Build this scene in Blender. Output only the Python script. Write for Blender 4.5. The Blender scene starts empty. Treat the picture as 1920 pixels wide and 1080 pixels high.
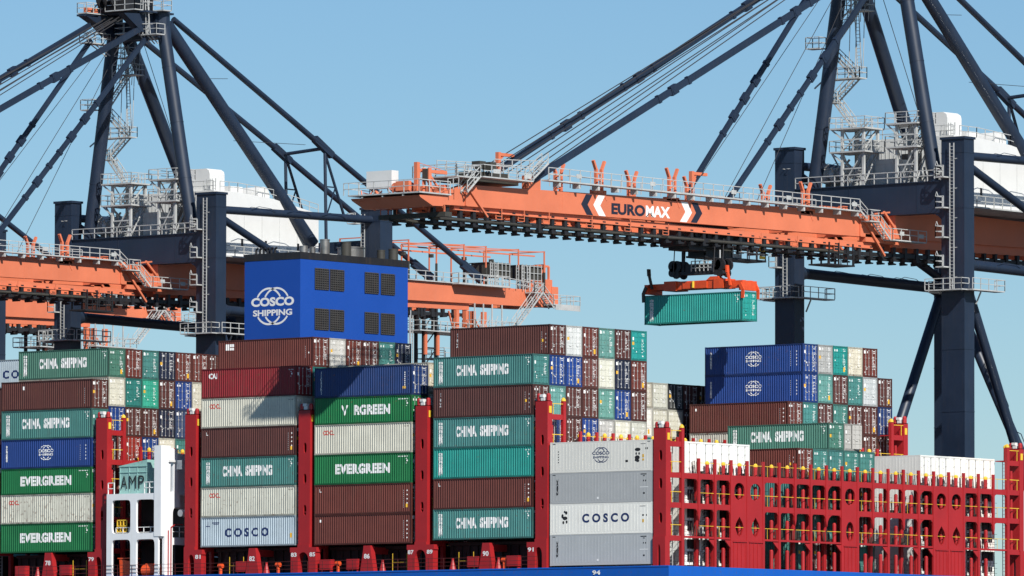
import bpy, bmesh, math, random
from mathutils import Vector, Matrix
random.seed(7)
S = bpy.context.scene
COL = S.collection
R = math.radians

# ------------------------------------------------------------------ camera
yaw, pitch, roll = R(39.135), R(3.709), R(-0.125)
Fv = Vector((-math.sin(yaw)*math.cos(pitch), math.cos(yaw)*math.cos(pitch), math.sin(pitch)))
Rv = Vector((math.cos(yaw), math.sin(yaw), 0)); Uv = Rv.cross(Fv)
cr, sr = math.cos(roll), math.sin(roll)
R2 = Rv*cr - Uv*sr; U2 = Rv*sr + Uv*cr
cam = bpy.data.objects.new('camera', bpy.data.cameras.new('camera')); COL.objects.link(cam)
M4 = Matrix((R2, U2, -Fv)).transposed().to_4x4(); M4.translation = Vector((442.07, -546.45, 2.99))
cam.matrix_world = M4
cam.data.sensor_width = 36; cam.data.lens = 14019.2/1920*36
cam.data.clip_start = 1; cam.data.clip_end = 40000
S.camera = cam
# ------------------------------------------------------------------ sky and sun
SUN_EL, SUN_AZ = R(39.3), R(26.5)          # azimuth measured from +X (aft) towards -Y (the water side)
sv = Vector((math.cos(SUN_EL)*math.cos(SUN_AZ), -math.cos(SUN_EL)*math.sin(SUN_AZ), math.sin(SUN_EL)))
w = bpy.data.worlds.new('World'); S.world = w; w.use_nodes = True
nt = w.node_tree; bg = nt.nodes['Background']
sky = nt.nodes.new('ShaderNodeTexSky'); sky.sky_type = 'NISHITA'; sky.sun_disc = False
sky.sun_elevation = SUN_EL; sky.sun_rotation = math.atan2(sv.x, sv.y)
sky.altitude = 0; sky.air_density = 1.0; sky.dust_density = 0.0; sky.ozone_density = 10
tint = nt.nodes.new('ShaderNodeVectorMath'); tint.operation = 'MULTIPLY'; tint.inputs[1].default_value = (1.07, 1.055, .975)
nt.links.new(sky.outputs[0], tint.inputs[0]); nt.links.new(tint.outputs[0], bg.inputs[0]); bg.inputs[1].default_value = 0.075
sun = bpy.data.objects.new('sun', bpy.data.lights.new('sun', 'SUN')); COL.objects.link(sun)
sun.data.energy = 5.0; sun.data.angle = R(0.53); sun.data.color = (1, .965, .9)
sun.rotation_euler = sv.to_track_quat('Z', 'Y').to_euler(); sun.location = (200, -100, 200)
S.view_settings.view_transform = 'Standard'; S.view_settings.look = 'None'
S.view_settings.exposure = 0.25; S.view_settings.gamma = 1; S.view_settings.use_curve_mapping = False

# ------------------------------------------------------------------ materials
def mat(name, col, rough=.5, metal=0, dirt=.25, dcol=(.12,.07,.04), scale=.6, objcol=False, k=1.0, streak=.35, coat=0, rust=0):
    m = bpy.data.materials.new(name); m.use_nodes = True; t = m.node_tree; N = t.nodes; Lk = t.links
    b = N['Principled BSDF']; b.inputs['Roughness'].default_value = rough; b.inputs['Metallic'].default_value = metal
    tc = N.new('ShaderNodeTexCoord'); oi = N.new('ShaderNodeObjectInfo')
    ad = N.new('ShaderNodeVectorMath'); ad.operation = 'MULTIPLY_ADD'
    cb = N.new('ShaderNodeCombineXYZ')
    for i in range(3): Lk.new(oi.outputs['Random'], cb.inputs[i])
    Lk.new(cb.outputs[0], ad.inputs[0]); ad.inputs[1].default_value = (71, 37, 53); Lk.new(tc.outputs['Object'], ad.inputs[2])
    # broad unevenness
    n1 = N.new('ShaderNodeTexNoise'); n1.inputs['Scale'].default_value = scale; n1.inputs['Detail'].default_value = 6; n1.inputs['Roughness'].default_value = .65
    Lk.new(ad.outputs[0], n1.inputs['Vector'])
    # vertical run marks
    mp = N.new('ShaderNodeMapping'); mp.inputs['Scale'].default_value = (3.2, 3.2, .22); Lk.new(ad.outputs[0], mp.inputs['Vector'])
    n2 = N.new('ShaderNodeTexNoise'); n2.inputs['Scale'].default_value = 1.3; n2.inputs['Detail'].default_value = 5; n2.inputs['Roughness'].default_value = .7
    Lk.new(mp.outputs[0], n2.inputs['Vector'])
    r2 = N.new('ShaderNodeMapRange'); r2.inputs[1].default_value = .5; r2.inputs[2].default_value = .78; r2.inputs[4].default_value = streak
    Lk.new(n2.outputs[0], r2.inputs[0])
    if objcol:      # wear of the single container rides in its object colour's alpha
        wa = N.new('ShaderNodeMath'); wa.operation = 'MULTIPLY_ADD'; wa.inputs[1].default_value = 1.7*streak; wa.inputs[2].default_value = .35*streak
        Lk.new(oi.outputs['Alpha'], wa.inputs[0]); Lk.new(wa.outputs[0], r2.inputs[4])
    r1 = N.new('ShaderNodeMapRange'); r1.inputs[1].default_value = .3; r1.inputs[2].default_value = .7
    r1.inputs[3].default_value = 1-dirt; r1.inputs[4].default_value = 1+dirt*.35
    Lk.new(n1.outputs[0], r1.inputs[0])
    base = N.new('ShaderNodeVectorMath'); base.operation = 'SCALE'
    if objcol: Lk.new(oi.outputs['Color'], base.inputs[0])
    else: base.inputs[0].default_value = col[:3]
    if k != 1:
        mm = N.new('ShaderNodeMath'); mm.operation = 'MULTIPLY'; mm.inputs[1].default_value = k
        Lk.new(r1.outputs[0], mm.inputs[0]); Lk.new(mm.outputs[0], base.inputs['Scale'])
    else: Lk.new(r1.outputs[0], base.inputs['Scale'])
    mx = N.new('ShaderNodeMix'); mx.data_type = 'RGBA'
    Lk.new(r2.outputs[0], mx.inputs[0]); Lk.new(base.outputs[0], mx.inputs[6]); mx.inputs[7].default_value = (*dcol, 1)
    out = mx.outputs[2]
    if rust:
        n3 = N.new('ShaderNodeTexNoise'); n3.inputs['Scale'].default_value = 3.5; n3.inputs['Detail'].default_value = 8
        Lk.new(ad.outputs[0], n3.inputs['Vector'])
        r3 = N.new('ShaderNodeMapRange'); r3.inputs[1].default_value = .62; r3.inputs[2].default_value = .68; r3.inputs[4].default_value = rust
        if objcol: th = N.new('ShaderNodeMath'); th.operation = 'MULTIPLY_ADD'; th.inputs[1].default_value = -.10; th.inputs[2].default_value = .70; Lk.new(oi.outputs['Alpha'], th.inputs[0]); Lk.new(th.outputs[0], r3.inputs[1])
        if objcol: t2 = N.new('ShaderNodeMath'); t2.operation = 'ADD'; t2.inputs[1].default_value = .06; Lk.new(th.outputs[0], t2.inputs[0]); Lk.new(t2.outputs[0], r3.inputs[2])
        Lk.new(n3.outputs[0], r3.inputs[0])
        m3 = N.new('ShaderNodeMix'); m3.data_type = 'RGBA'; Lk.new(r3.outputs[0], m3.inputs[0]); Lk.new(out, m3.inputs[6]); m3.inputs[7].default_value = (.13, .045, .02, 1)
        out = m3.outputs[2]
    Lk.new(out, b.inputs['Base Color'])
    rr = N.new('ShaderNodeMapRange'); rr.inputs[3].default_value = rough-.08; rr.inputs[4].default_value = min(1, rough+.15); Lk.new(n1.outputs[0], rr.inputs[0]); Lk.new(rr.outputs[0], b.inputs['Roughness'])
    return m
M = {}
M['cont'] = mat('container_paint', None, .55, objcol=True, dirt=.16, streak=.22, dcol=(.09,.06,.045), rust=.45)
M['contframe'] = mat('container_frame_paint', None, .6, objcol=True, dirt=.35, streak=.5, k=.62, dcol=(.06,.045,.03), rust=.7)
M['reefer'] = mat('reefer_panel', None, .45, objcol=True, dirt=.06, streak=.14, dcol=(.25,.24,.2))
M['galv'] = mat('galvanised_steel', (.5,.5,.48), .45, .25, dirt=.2, streak=.2)
M['wlet'] = mat('white_lettering', (.82,.82,.8), .6, dirt=.08, streak=.08)
M['nlet'] = mat('navy_lettering', (.012,.03,.12), .6, dirt=.1, streak=.05)
M['dnav'] = mat('dark_navy_lettering', (.012,.016,.035), .6, dirt=.1, streak=.05)
M['klet'] = mat('black_lettering', (.015,.015,.018), .6, dirt=.1, streak=.05)
M['rlet'] = mat('red_lettering', (.6,.03,.02), .6, dirt=.1, streak=.05)
M['ylab'] = mat('yellow_label', (.75,.42,.03), .6, dirt=.15, streak=.1)
M['navy'] = mat('crane_navy_paint', (.013,.024,.048), .42, dirt=.25, streak=.3, dcol=(.05,.045,.045), scale=.25)
M['orange'] = mat('crane_orange_paint', (.66,.180,.088), .5, dirt=.14, streak=.3, dcol=(.55,.20,.13), scale=.2)
M['grey'] = mat('pale_grey_steel', (.48,.49,.48), .5, dirt=.25, streak=.35, dcol=(.2,.18,.15))
M['dark'] = mat('dark_greased_steel', (.045,.043,.036), .6, dirt=.3, streak=.4, dcol=(.1,.09,.06))
M['louvre'] = mat('louvre_slat_paint', (.055,.055,.055), .6)
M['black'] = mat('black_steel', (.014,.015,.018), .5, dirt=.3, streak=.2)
M['rope'] = mat('wire_rope', (.05,.05,.055), .5, .3)
M['white'] = mat('white_panel_paint', (.68,.68,.66), .45, dirt=.05, streak=.1, dcol=(.5,.48,.44))
M['portal'] = mat('white_ship_paint', (.82,.83,.84), .45, dirt=.06, streak=.12, dcol=(.5,.42,.34))
M['shipred'] = mat('lashing_bridge_red_paint', (.37,.016,.019), .42, dirt=.14, streak=.22, dcol=(.2,.02,.02), scale=.3)
M['deck'] = mat('deck_red_brown_paint', (.10,.016,.016), .6, dirt=.4, streak=.4)
M['coaming'] = mat('hatch_coaming_paint', (.028,.010,.012), .6, dirt=.4, streak=.3)
M['hull'] = mat('hull_blue_paint', (.003,.095,.46), .38, dirt=.14, streak=.35, dcol=(.03,.10,.16), scale=.15, rust=.25)
M['antifoul'] = mat('antifouling_red_paint', (.2,.03,.02), .6)
M['funnel'] = mat('funnel_blue_paint', (.006,.062,.34), .5, dirt=.07, streak=.06, dcol=(.02,.06,.25), scale=.15)
M['yellow'] = mat('safety_yellow_paint', (.78,.50,.04), .5, dirt=.15, streak=.2)
M['ored'] = mat('spreader_orange_paint', (.75,.085,.02), .42, dirt=.25, streak=.3)
M['amp'] = mat('pale_green_paint', (.30,.52,.48), .55, dirt=.12, streak=.2, rust=.3)
M['steelpipe'] = mat('exhaust_steel', (.35,.33,.3), .35, .8, dirt=.4)
M['concrete'] = mat('quay_concrete', (.07,.068,.065), .85, dirt=.2, scale=.05)
M['glass'] = mat('cab_glass', (.03,.04,.05), .1, dirt=.1, streak=0)
wm = bpy.data.materials.new('sea_water'); wm.use_nodes = True
b_ = wm.node_tree.nodes['Principled BSDF']; b_.inputs['Base Color'].default_value = (.012,.035,.04,1); b_.inputs['Roughness'].default_value = .12
n_ = wm.node_tree.nodes.new('ShaderNodeTexNoise'); n_.inputs['Scale'].default_value = .6; n_.inputs['Detail'].default_value = 6
tc_ = wm.node_tree.nodes.new('ShaderNodeTexCoord'); wm.node_tree.links.new(tc_.outputs['Object'], n_.inputs['Vector'])
bp_ = wm.node_tree.nodes.new('ShaderNodeBump'); bp_.inputs['Strength'].default_value = .6; wm.node_tree.links.new(n_.outputs[0], bp_.inputs['Height'])
wm.node_tree.links.new(bp_.outputs[0], b_.inputs['Normal']); M['water'] = wm

# ------------------------------------------------------------------ mesh helpers
class MB:
    def __init__(s): s.v = []; s.f = []
    def add(s, v, f):
        n = len(s.v); s.v += [tuple(p) for p in v]; s.f += [tuple(i+n for i in q) for q in f]; return s
    def box(s, x0, x1, y0, y1, z0, z1):
        return s.add([(x0,y0,z0),(x1,y0,z0),(x1,y1,z0),(x0,y1,z0),(x0,y0,z1),(x1,y0,z1),(x1,y1,z1),(x0,y1,z1)],
                     [(0,3,2,1),(4,5,6,7),(0,1,5,4),(1,2,6,5),(2,3,7,6),(3,0,4,7)])
    def bar(s, p, q, a=.1, b=None, up=(0,0,1)):
        p = Vector(p); q = Vector(q); d = (q-p).normalized(); u = Vector(up)
        if abs(d.dot(u)) > .98: u = Vector((1,0,0))
        r = d.cross(u).normalized(); u = r.cross(d); b = a if b is None else b
        o = [r*a/2*i+u*b/2*j for i, j in ((-1,-1),(1,-1),(1,1),(-1,1))]
        return s.add([p+k for k in o]+[q+k for k in o], [(3,2,1,0),(4,5,6,7),(0,1,5,4),(1,2,6,5),(2,3,7,6),(3,0,4,7)])
    def tube(s, p, q, r, n=14, r2=None, cap=True):
        p = Vector(p); q = Vector(q); d = (q-p).normalized(); u = Vector((0,0,1)) if abs(d.z) < .95 else Vector((1,0,0))
        a = d.cross(u).normalized(); b = a.cross(d); r2 = r if r2 is None else r2
        c = [(a*math.cos(2*math.pi*i/n)+b*math.sin(2*math.pi*i/n)) for i in range(n)]
        f = [(i, (i+1) % n, n+(i+1) % n, n+i) for i in range(n)]
        if cap: f += [tuple(range(n-1,-1,-1)), tuple(range(n, 2*n))]
        return s.add([p+k*r for k in c]+[q+k*r2 for k in c], f)
    def path(s, pts, r, n=6):
        for a, b in zip(pts, pts[1:]): s.tube(a, b, r, n)
        return s
    def prism(s, poly, lo, hi, ax='x'):     # polygon (a,b) extruded along ax
        n = len(poly)
        def P(a, b, c): return {'x': (c,a,b), 'y': (a,c,b), 'z': (a,b,c)}[ax]
        return s.add([P(a,b,lo) for a,b in poly]+[P(a,b,hi) for a,b in poly],
                     [tuple(range(n-1,-1,-1)), tuple(range(n,2*n))]+[(i,(i+1)%n,n+(i+1)%n,n+i) for i in range(n)])
    def plate(s, rect, hole, lo, hi, ax='x'):    # rectangular plate (a0,a1,b0,b1) with one hole polygon
        a0,a1,b0,b1 = rect; ca = sum(p[0] for p in hole)/len(hole); cb = sum(p[1] for p in hole)/len(hole)
        H = sorted([(math.atan2(q-cb,p-ca),p,q) for p,q in hole])
        ang = [h[0] for h in H]
        for x,y in ((a0,b0),(a1,b0),(a1,b1),(a0,b1)):
            t = math.atan2(y-cb,x-ca)
            # add hole point at this angle by interpolation
            n = len(H); k = 0
            while k < n and H[k][0] < t: k += 1
            A = H[k-1]; B = H[k % n]; ta = A[0]-(2*math.pi if k == 0 else 0); tb = B[0]+(2*math.pi if k == n else 0)
            w_ = (t-ta)/(tb-ta+1e-9); H.insert(k, (t, A[1]+(B[1]-A[1])*w_, A[2]+(B[2]-A[2])*w_))
        O = []
        for t,_,_ in H:
            dx, dy = math.cos(t), math.sin(t)
            ks = []
            if dx > 1e-9: ks.append((a1-ca)/dx)
            if dx < -1e-9: ks.append((a0-ca)/dx)
            if dy > 1e-9: ks.append((b1-cb)/dy)
            if dy < -1e-9: ks.append((b0-cb)/dy)
            m_ = min(ks); O.append((ca+dx*m_, cb+dy*m_))
        n = len(H)
        def P(a, b, c): return {'x': (c,a,b), 'y': (a,c,b), 'z': (a,b,c)}[ax]
        v = [P(h[1],h[2],c) for c in (lo,hi) for h in H]+[P(o[0],o[1],c) for c in (lo,hi) for o in O]
        f = []
        for i in range(n):
            j = (i+1) % n
            f += [(i,j,2*n+j,2*n+i),(n+j,n+i,3*n+i,3*n+j),(i,n+i,n+j,j),(2*n+i,2*n+j,3*n+j,3*n+i)]
        return s.add(v, f)
    def rail(s, pts, h=1.1, step=1.6, r=.035, mids=1):
        for k in range(1, mids+2):
            z = h*k/(mids+1)
            for a, b in zip(pts, pts[1:]):
                s.bar((a[0],a[1],a[2]+z), (b[0],b[1],b[2]+z), 2*r)
        for a, b in zip(pts, pts[1:]):
            a = Vector(a); b = Vector(b); n = max(1, round((b-a).length/step))
            for i in range(n+1):
                p = a.lerp(b, i/n); s.bar(p, (p.x,p.y,p.z+h), 2*r)
        return s
    def ladder(s, p, q, w=.5, side=(1,0,0), r=.04, step=.35):
        p = Vector(p); q = Vector(q); o = Vector(side).normalized()*w/2
        s.bar(p-o, q-o, 2*r); s.bar(p+o, q+o, 2*r)
        n = int((q-p).length/step)
        for i in range(1, n): c = p.lerp(q, i/n); s.bar(c-o, c+o, r*1.2)
        return s
    def stair(s, p, q, w=.9, side=(0,1,0), r=.05):
        p = Vector(p); q = Vector(q); o = Vector(side).normalized()*w/2
        for e in (-1, 1):
            s.bar(p+o*e, q+o*e, .06, .18)
            h = Vector((0,0,1.0)); s.bar(p+o*e+h, q+o*e+h, .07); s.bar(p+o*e+h*.5, q+o*e+h*.5, .05)
            n = max(1, int((q-p).length/1.1))
            for i in range(n+1): c = p.lerp(q, i/n)+o*e; s.bar(c, c+h, .06)
        n = max(2, int((q-p).length/.32))
        for i in range(n): c = p.lerp(q, (i+.5)/n); s.bar(c-o, c+o, .17, .04)
        return s
    def mesh(s, name, m, smooth=False):
        me = bpy.data.meshes.new(name); me.from_pydata(s.v, [], s.f)
        bm = bmesh.new(); bm.from_mesh(me); bmesh.ops.recalc_face_normals(bm, faces=bm.faces); bm.to_mesh(me); bm.free()
        me.materials.append(M[m] if isinstance(m, str) else m)
        if smooth:
            for p in me.polygons: p.use_smooth = True
            me.set_sharp_from_angle(angle=R(40))
        me.update(); return me
    def build(s, name, m, parent=None, smooth=False, loc=None):
        o = bpy.data.objects.new(name, s.mesh(name, m, smooth)); COL.objects.link(o)
        if parent: o.parent = parent
        if loc: o.location = loc
        return o
def tag(o, label=None, cat=None, group=None, kind=None):
    for k, v in (('label',label),('category',cat),('group',group),('kind',kind)):
        if v: o[k] = v
    return o
def empty(name, loc=(0,0,0), rz=0):
    o = bpy.data.objects.new(name, None); COL.objects.link(o); o.location = loc; o.rotation_euler = (0,0,rz); o.empty_display_size = .5; return o
KIDS = {}
def copy_tree(o, parent=None, skip=()):
    c = o.copy(); COL.objects.link(c); c.parent = parent
    for ch in list(o.children):
        if ch.name.split('.')[0] not in skip: copy_tree(ch, c, skip)
    return c
def put(me, name, parent, loc=(0,0,0), rz=0, color=None):
    o = bpy.data.objects.new(name, me); COL.objects.link(o); o.parent = parent; o.location = loc
    if rz: o.rotation_euler = (0,0,rz)
    if color: o.color = color
    return o
def obround(ca, cb, ra, rb, n=20, p=2.0):
    return [(ca+ra*math.copysign(abs(math.cos(t))**(2/p), math.cos(t)), cb+rb*math.copysign(abs(math.sin(t))**(2/p), math.sin(t))) for t in [2*math.pi*(i+.5)/n for i in range(n)]]
def gusset(mb, c, da, db, ra, rb, lo, hi, ax='x', n=6):   # concave corner fillet
    poly = [(c[0], c[1])]+[(c[0]+da*(ra-ra*math.sin(t)), c[1]+db*(rb-rb*math.cos(t))) for t in [math.pi/2*i/n for i in range(n+1)]]
    mb.prism(poly, lo, hi, ax)

# ------------------------------------------------------------------ lettering
def text_mesh(txt, bold=0.0, spacing=1.0, lines=None):
    cu = bpy.data.curves.new('t', 'FONT'); cu.body = txt; cu.size = 1; cu.offset = bold; cu.space_character = spacing
    cu.resolution_u = 4; cu.align_x = 'LEFT'
    if lines: cu.space_line = lines; cu.align_x = 'CENTER'
    o = bpy.data.objects.new('t', cu); COL.objects.link(o)
    dg = bpy.context.evaluated_depsgraph_get(); me = bpy.data.meshes.new_from_object(o.evaluated_get(dg))
    bpy.data.objects.remove(o); bpy.data.curves.remove(cu)
    return me
PER = .2778; PX0 = .10; DEP = .046
def prof(x):                        # corrugation depth at distance x from the left post
    t = ((x-PX0) % PER)/PER
    if t < .26: return 0
    if t < .5: return DEP*(t-.26)/.24
    if t < .76: return DEP
    return DEP*(1-t)/.24
YF = .022                            # outer face of the corrugated wall behind the rails
def letter(txt, x0, x1, z0, z1, name, m, corr=True, bold=.02, spacing=1.0, plane='y', lines=None, at=None, thick=.006, rot=False):
    """lettering fitted into a rectangle; follows the corrugation when corr"""
    me = text_mesh(txt, bold, spacing, lines)
    bm = bmesh.new(); bm.from_mesh(me)
    if rot:
        for v in bm.verts: v.co = Vector((-v.co.y, v.co.x, 0))
    xs = [v.co.x for v in bm.verts]; ys = [v.co.y for v in bm.verts]
    ax, bx, ay, by = min(xs), max(xs), min(ys), max(ys)
    for v in bm.verts: v.co = Vector((x0+(v.co.x-ax)/(bx-ax)*(x1-x0), z0+(v.co.y-ay)/(by-ay)*(z1-z0), 0))
    if corr:
        k = 0
        while PX0+k*PER < x1+PER:
            for t in (0, .26, .5, .76):
                cx_ = PX0+(k+t)*PER
                if x0 < cx_ < x1: bmesh.ops.bisect_plane(bm, geom=bm.verts[:]+bm.edges[:]+bm.faces[:], plane_co=(cx_,0,0), plane_no=(1,0,0))
            k += 1
    for v in bm.verts:
        x, z = v.co.x, v.co.y
        d = (YF+prof(x) if corr else (at or 0))-thick
        v.co = Vector((x, d, z)) if plane == 'y' else Vector((-d if at is None else at, x, z))
    bmesh.ops.recalc_face_normals(bm, faces=bm.faces)
    out = bpy.data.meshes.new(name); bm.to_mesh(out); bm.free(); out.materials.clear(); out.materials.append(M[m]); bpy.data.meshes.remove(me)
    return out
def marks_mesh(rects, name, m, corr=True, y=None):
    mb = MB()
    for x0, x1, z0, z1 in rects:
        if corr:
            cuts = [x0]; k = int((x0-PX0)/PER)-1
            while PX0+k*PER < x1:
                for t in (0,.26,.5,.76):
                    c = PX0+(k+t)*PER
                    if x0 < c < x1: cuts.append(c)
                k += 1
            cuts.append(x1); cuts = sorted(cuts)
            for a, b in zip(cuts, cuts[1:]):
                ya, yb = YF+prof(a+1e-5)-.006, YF+prof(b-1e-5)-.006
                mb.add([(a,ya,z0),(b,yb,z0),(b,yb,z1),(a,ya,z1)], [(0,1,2,3)])
        else: mb.add([(x0,y,z0),(x1,y,z0),(x1,y,z1),(x0,y,z1)], [(0,1,2,3)])
    return mb.mesh(name, m)
def ring_band(mb, cx_, cz_, ra, rb, w_, y, a0, a1, n=18, corr=False):
    for i in range(n):
        t0 = a0+(a1-a0)*i/n; t1 = a0+(a1-a0)*(i+1)/n
        q = [(cx_+(ra+s*w_/2)*math.cos(t), cz_+(rb+s*w_/2)*math.sin(t)) for s, t in ((-1,t0),(1,t0),(1,t1),(-1,t1))]
        mb.add([(a, (YF+prof(a)-.006) if corr else y, b) for a, b in q], [(0,1,2,3)])
def globe(cx_, cz_, rw, rh, y, corr=False):     # two crossing rings, open in the middle for the words
    mb = MB(); g = .55
    for sgn in (-1, 1):
        c = cx_+sgn*rw*.20
        for lo, hi in ((g, math.pi-g), (math.pi+g*1.12, 2*math.pi-g*1.12)):
            ring_band(mb, c, cz_, rw*.694, rh, rw*.075, y, lo, hi, 26, corr)
    return mb
# ------------------------------------------------------------------ containers
L, W, P = 12.19, 2.44, 2.4867
HC, HS = 2.896, 2.591
def corr_panel(H, mat_, x0=.12, x1=L-.12):
    mb = MB(); z0, z1 = .16, H-.10; xs = [x0]; k = 0
    while PX0+k*PER < x1:
        for t in (0,.26,.5,.76):
            c = PX0+(k+t)*PER
            if x0 < c < x1: xs.append(c)
        k += 1
    xs.append(x1)
    for a, b in zip(xs, xs[1:]):
        ya, yb = YF+prof(a+1e-6), YF+prof(b-1e-6)
        mb.add([(a,ya,z0),(b,yb,z0),(b,yb,z1),(a,ya,z1)], [(0,1,2,3)])
    n = len(mb.f)
    # thickness: a flat back sheet so the wall is closed
    mb.add([(x0,YF+DEP+.02,z0),(x1,YF+DEP+.02,z0),(x1,YF+DEP+.02,z1),(x0,YF+DEP+.02,z1)], [(3,2,1,0)])
    return mb
MESH = {}
def cmesh(style, H):
    key = (style, H)
    if key in MESH: return MESH[key]
    d = {}
    reef = style == 'reefer'
    pm = 'reefer' if reef else 'cont'; fm = 'reefer' if reef else 'contframe'
    f = MB()
    for x in (0, L-.12):
        for y in (0, W-.12): f.box(x, x+.12, y, y+.12, .118, H-.118)
    for y in (0, W-.05):
        f.box(.18, L-.18, y, y+.05, .012, .16); f.box(.18, L-.18, y, y+.05, H-.10, H-.012)
    for x in (0, L-.1):
        f.box(x, x+.1, .12, W-.12, .012, .15); f.box(x, x+.1, .12, W-.12, H-.14, H-.012)
    for x in (-.004, L-.174):
        for y in (-.004, W-.158):
            for z in (0, H-.118): f.box(x, x+.178, y, y+.162, z, z+.118)
    d['frame'] = f.mesh('frame', fm)
    if reef:
        s = MB(); s.box(.12, L-.12, .006, .06, .16, H-.10)
        n = 30
        for i in range(n):
            x = .3+i*(L-.6)/n; s.box(x, x+.10, -.001, .006, .25, H-.2)
        d['side'] = s.mesh('side_panel', pm)
    else: d['side'] = corr_panel(H, pm).mesh('side_panel', pm)
    rf = MB(); rf.box(.1, L-.1, .05, W-.05, H-.06, H-.03)
    for i in range(26 if not reef else 0): rf.box(.4+i*.44, .55+i*.44, .12, W-.12, H-.03, H-.015)
    d['roof'] = rf.mesh('roof', pm)
    e = MB(); e.box(.03, .06, .12, W-.12, .15, H-.14)
    for i in range(8): e.box(.008, .03, .2+i*.26, .33+i*.26, .2, H-.2)
    d['end'] = e.mesh('end_wall', pm)
    # doors: local origin at lower outer corner, face on +X; two leaves of width w
    w_ = (W-.24)/2-.01; z0, z1 = .155, H-.145
    lf = MB(); lf.box(-.05, 0, 0, w_, z0, z1)
    if reef:
        for z in (z0, z1-.05): lf.box(0, .02, 0, w_, z, z+.05)
        for y in (0, w_-.04): lf.box(0, .02, y, y+.04, z0+.05, z1-.05)
        for i in range(4): z = z0+.3+i*.62; lf.box(0, .035, .0, .22, z, z+.1)
    else:
        npan = 5; hh = (z1-z0)/npan
        for i in range(npan):
            a, b = z0+i*hh+.03, z0+(i+1)*hh-.03
            lf.prism([(0,a),(.03,a+.04),(.03,b-.04),(0,b)], .06, w_-.06, 'y') if False else lf.box(0, .028, .05, w_-.05, a, b)
    d['door'] = lf.mesh('door', pm)
    rd = MB()
    for y in (.34, w_-.22) if not reef else (.5,):
        rd.tube((.055, y, z0+.02), (.055, y, z1-.02), .022, 6)
        for z in (z0+.03, z0+.85, z1-.9, z1-.13): rd.box(.02, .085, y-.06, y+.06, z, z+.10)
        rd.box(.05, .09, y-.02, y+.30 if y < .5 else y+.03, z0+.78, z0+.83)
    d['rod'] = rd.mesh('lock_rod', 'galv' if style in ('dry', 'reefer') else 'cont')
    MESH[key] = d
    return d
def dmarks(var, H):        # small stencilled data panels on a door pair (y across 0..W, seen from +X)
    key = ('dm', var, H)
    if key in MESH: return MESH[key]
    rnd = random.Random(var*31+3); wh = []; ye = []; z1 = H-.3
    def dash(y, z, n, s=.05):
        for i in range(n):
            if rnd.random() < .85: wh.append((y+i*s*1.5, y+i*s*1.5+s, z, z+s*1.5))
    dash(1.55, z1-.05, 7, .055); dash(1.75, z1-.22, 4, .055)
    for r in range(rnd.randint(7, 10)): dash(1.62, z1-.62-r*.15, rnd.randint(3, 6), .05)
    if var % 3 == 0: wh.append((.2, .55, z1-.25, z1+.05)); wh.append((.75, .86, z1-.2, z1))
    elif var % 3 == 1: dash(.25, z1-.25, 3, .13); wh.append((.3, .45, z1-1.2, z1-1.1))
    else: wh.append((.25, .5, z1-.65, z1-.35)); wh.append((.3, .4, z1-1.5, z1-1.35))
    for _ in range(3): y = rnd.uniform(.3, 2.1); z = rnd.uniform(.3, 1.0); wh.append((y, y+.1, z, z+.12))
    if var % 4 == 1: ye.append((1.72, 2.0, .35, .8))
    if var % 4 == 2: ye.append((.2, .55, z1-1.1, z1-.8))
    res = []
    for rs, m_, nm in ((wh, 'wlet', 'marking'), (ye, 'ylab', 'label_plate')):
        if not rs: continue
        mb = MB()
        for a, b, c, e in rs: mb.box(.03, .034, a, b, c, e)
        res.append((nm, mb.mesh(nm, m_)))
    MESH[key] = res
    return res
COLS = {
 'brown': (.092,.026,.021), 'rust-brown': (.130,.028,.019), 'pinkish-brown': (.13,.042,.036), 'red': (.22,.008,.014), 'orange-red': (.30,.022,.012),
 'teal': (.060,.215,.195), 'pale teal': (.13,.31,.27), 'bright teal': (.015,.29,.255), 'mint': (.04,.36,.24), 'dark teal': (.02,.18,.16), 'sea-green': (.065,.19,.145),
 'navy': (.007,.014,.042), 'blue': (.006,.044,.22), 'grey-blue': (.03,.055,.13), 'royal blue': (.010,.040,.16), 'green': (.003,.150,.042),
 'cream': (.62,.60,.50), 'pale grey': (.58,.59,.57), 'white': (.82,.82,.77), 'silver': (.47,.48,.48), 'pale blue': (.46,.55,.61), 'grey': (.44,.44,.42), 'dark grey': (.05,.055,.055)}
BX = {'Z': -70.67, 'A': -56.10, 'B': -29.46, 'C': -14.89, 'D': 0.0, 'E': 14.284}
BZ = {'Z': 24.7, 'A': 24.70, 'B': 24.85, 'C': 24.78, 'D': 25.02, 'E': 22.34}
LET = {}
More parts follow.
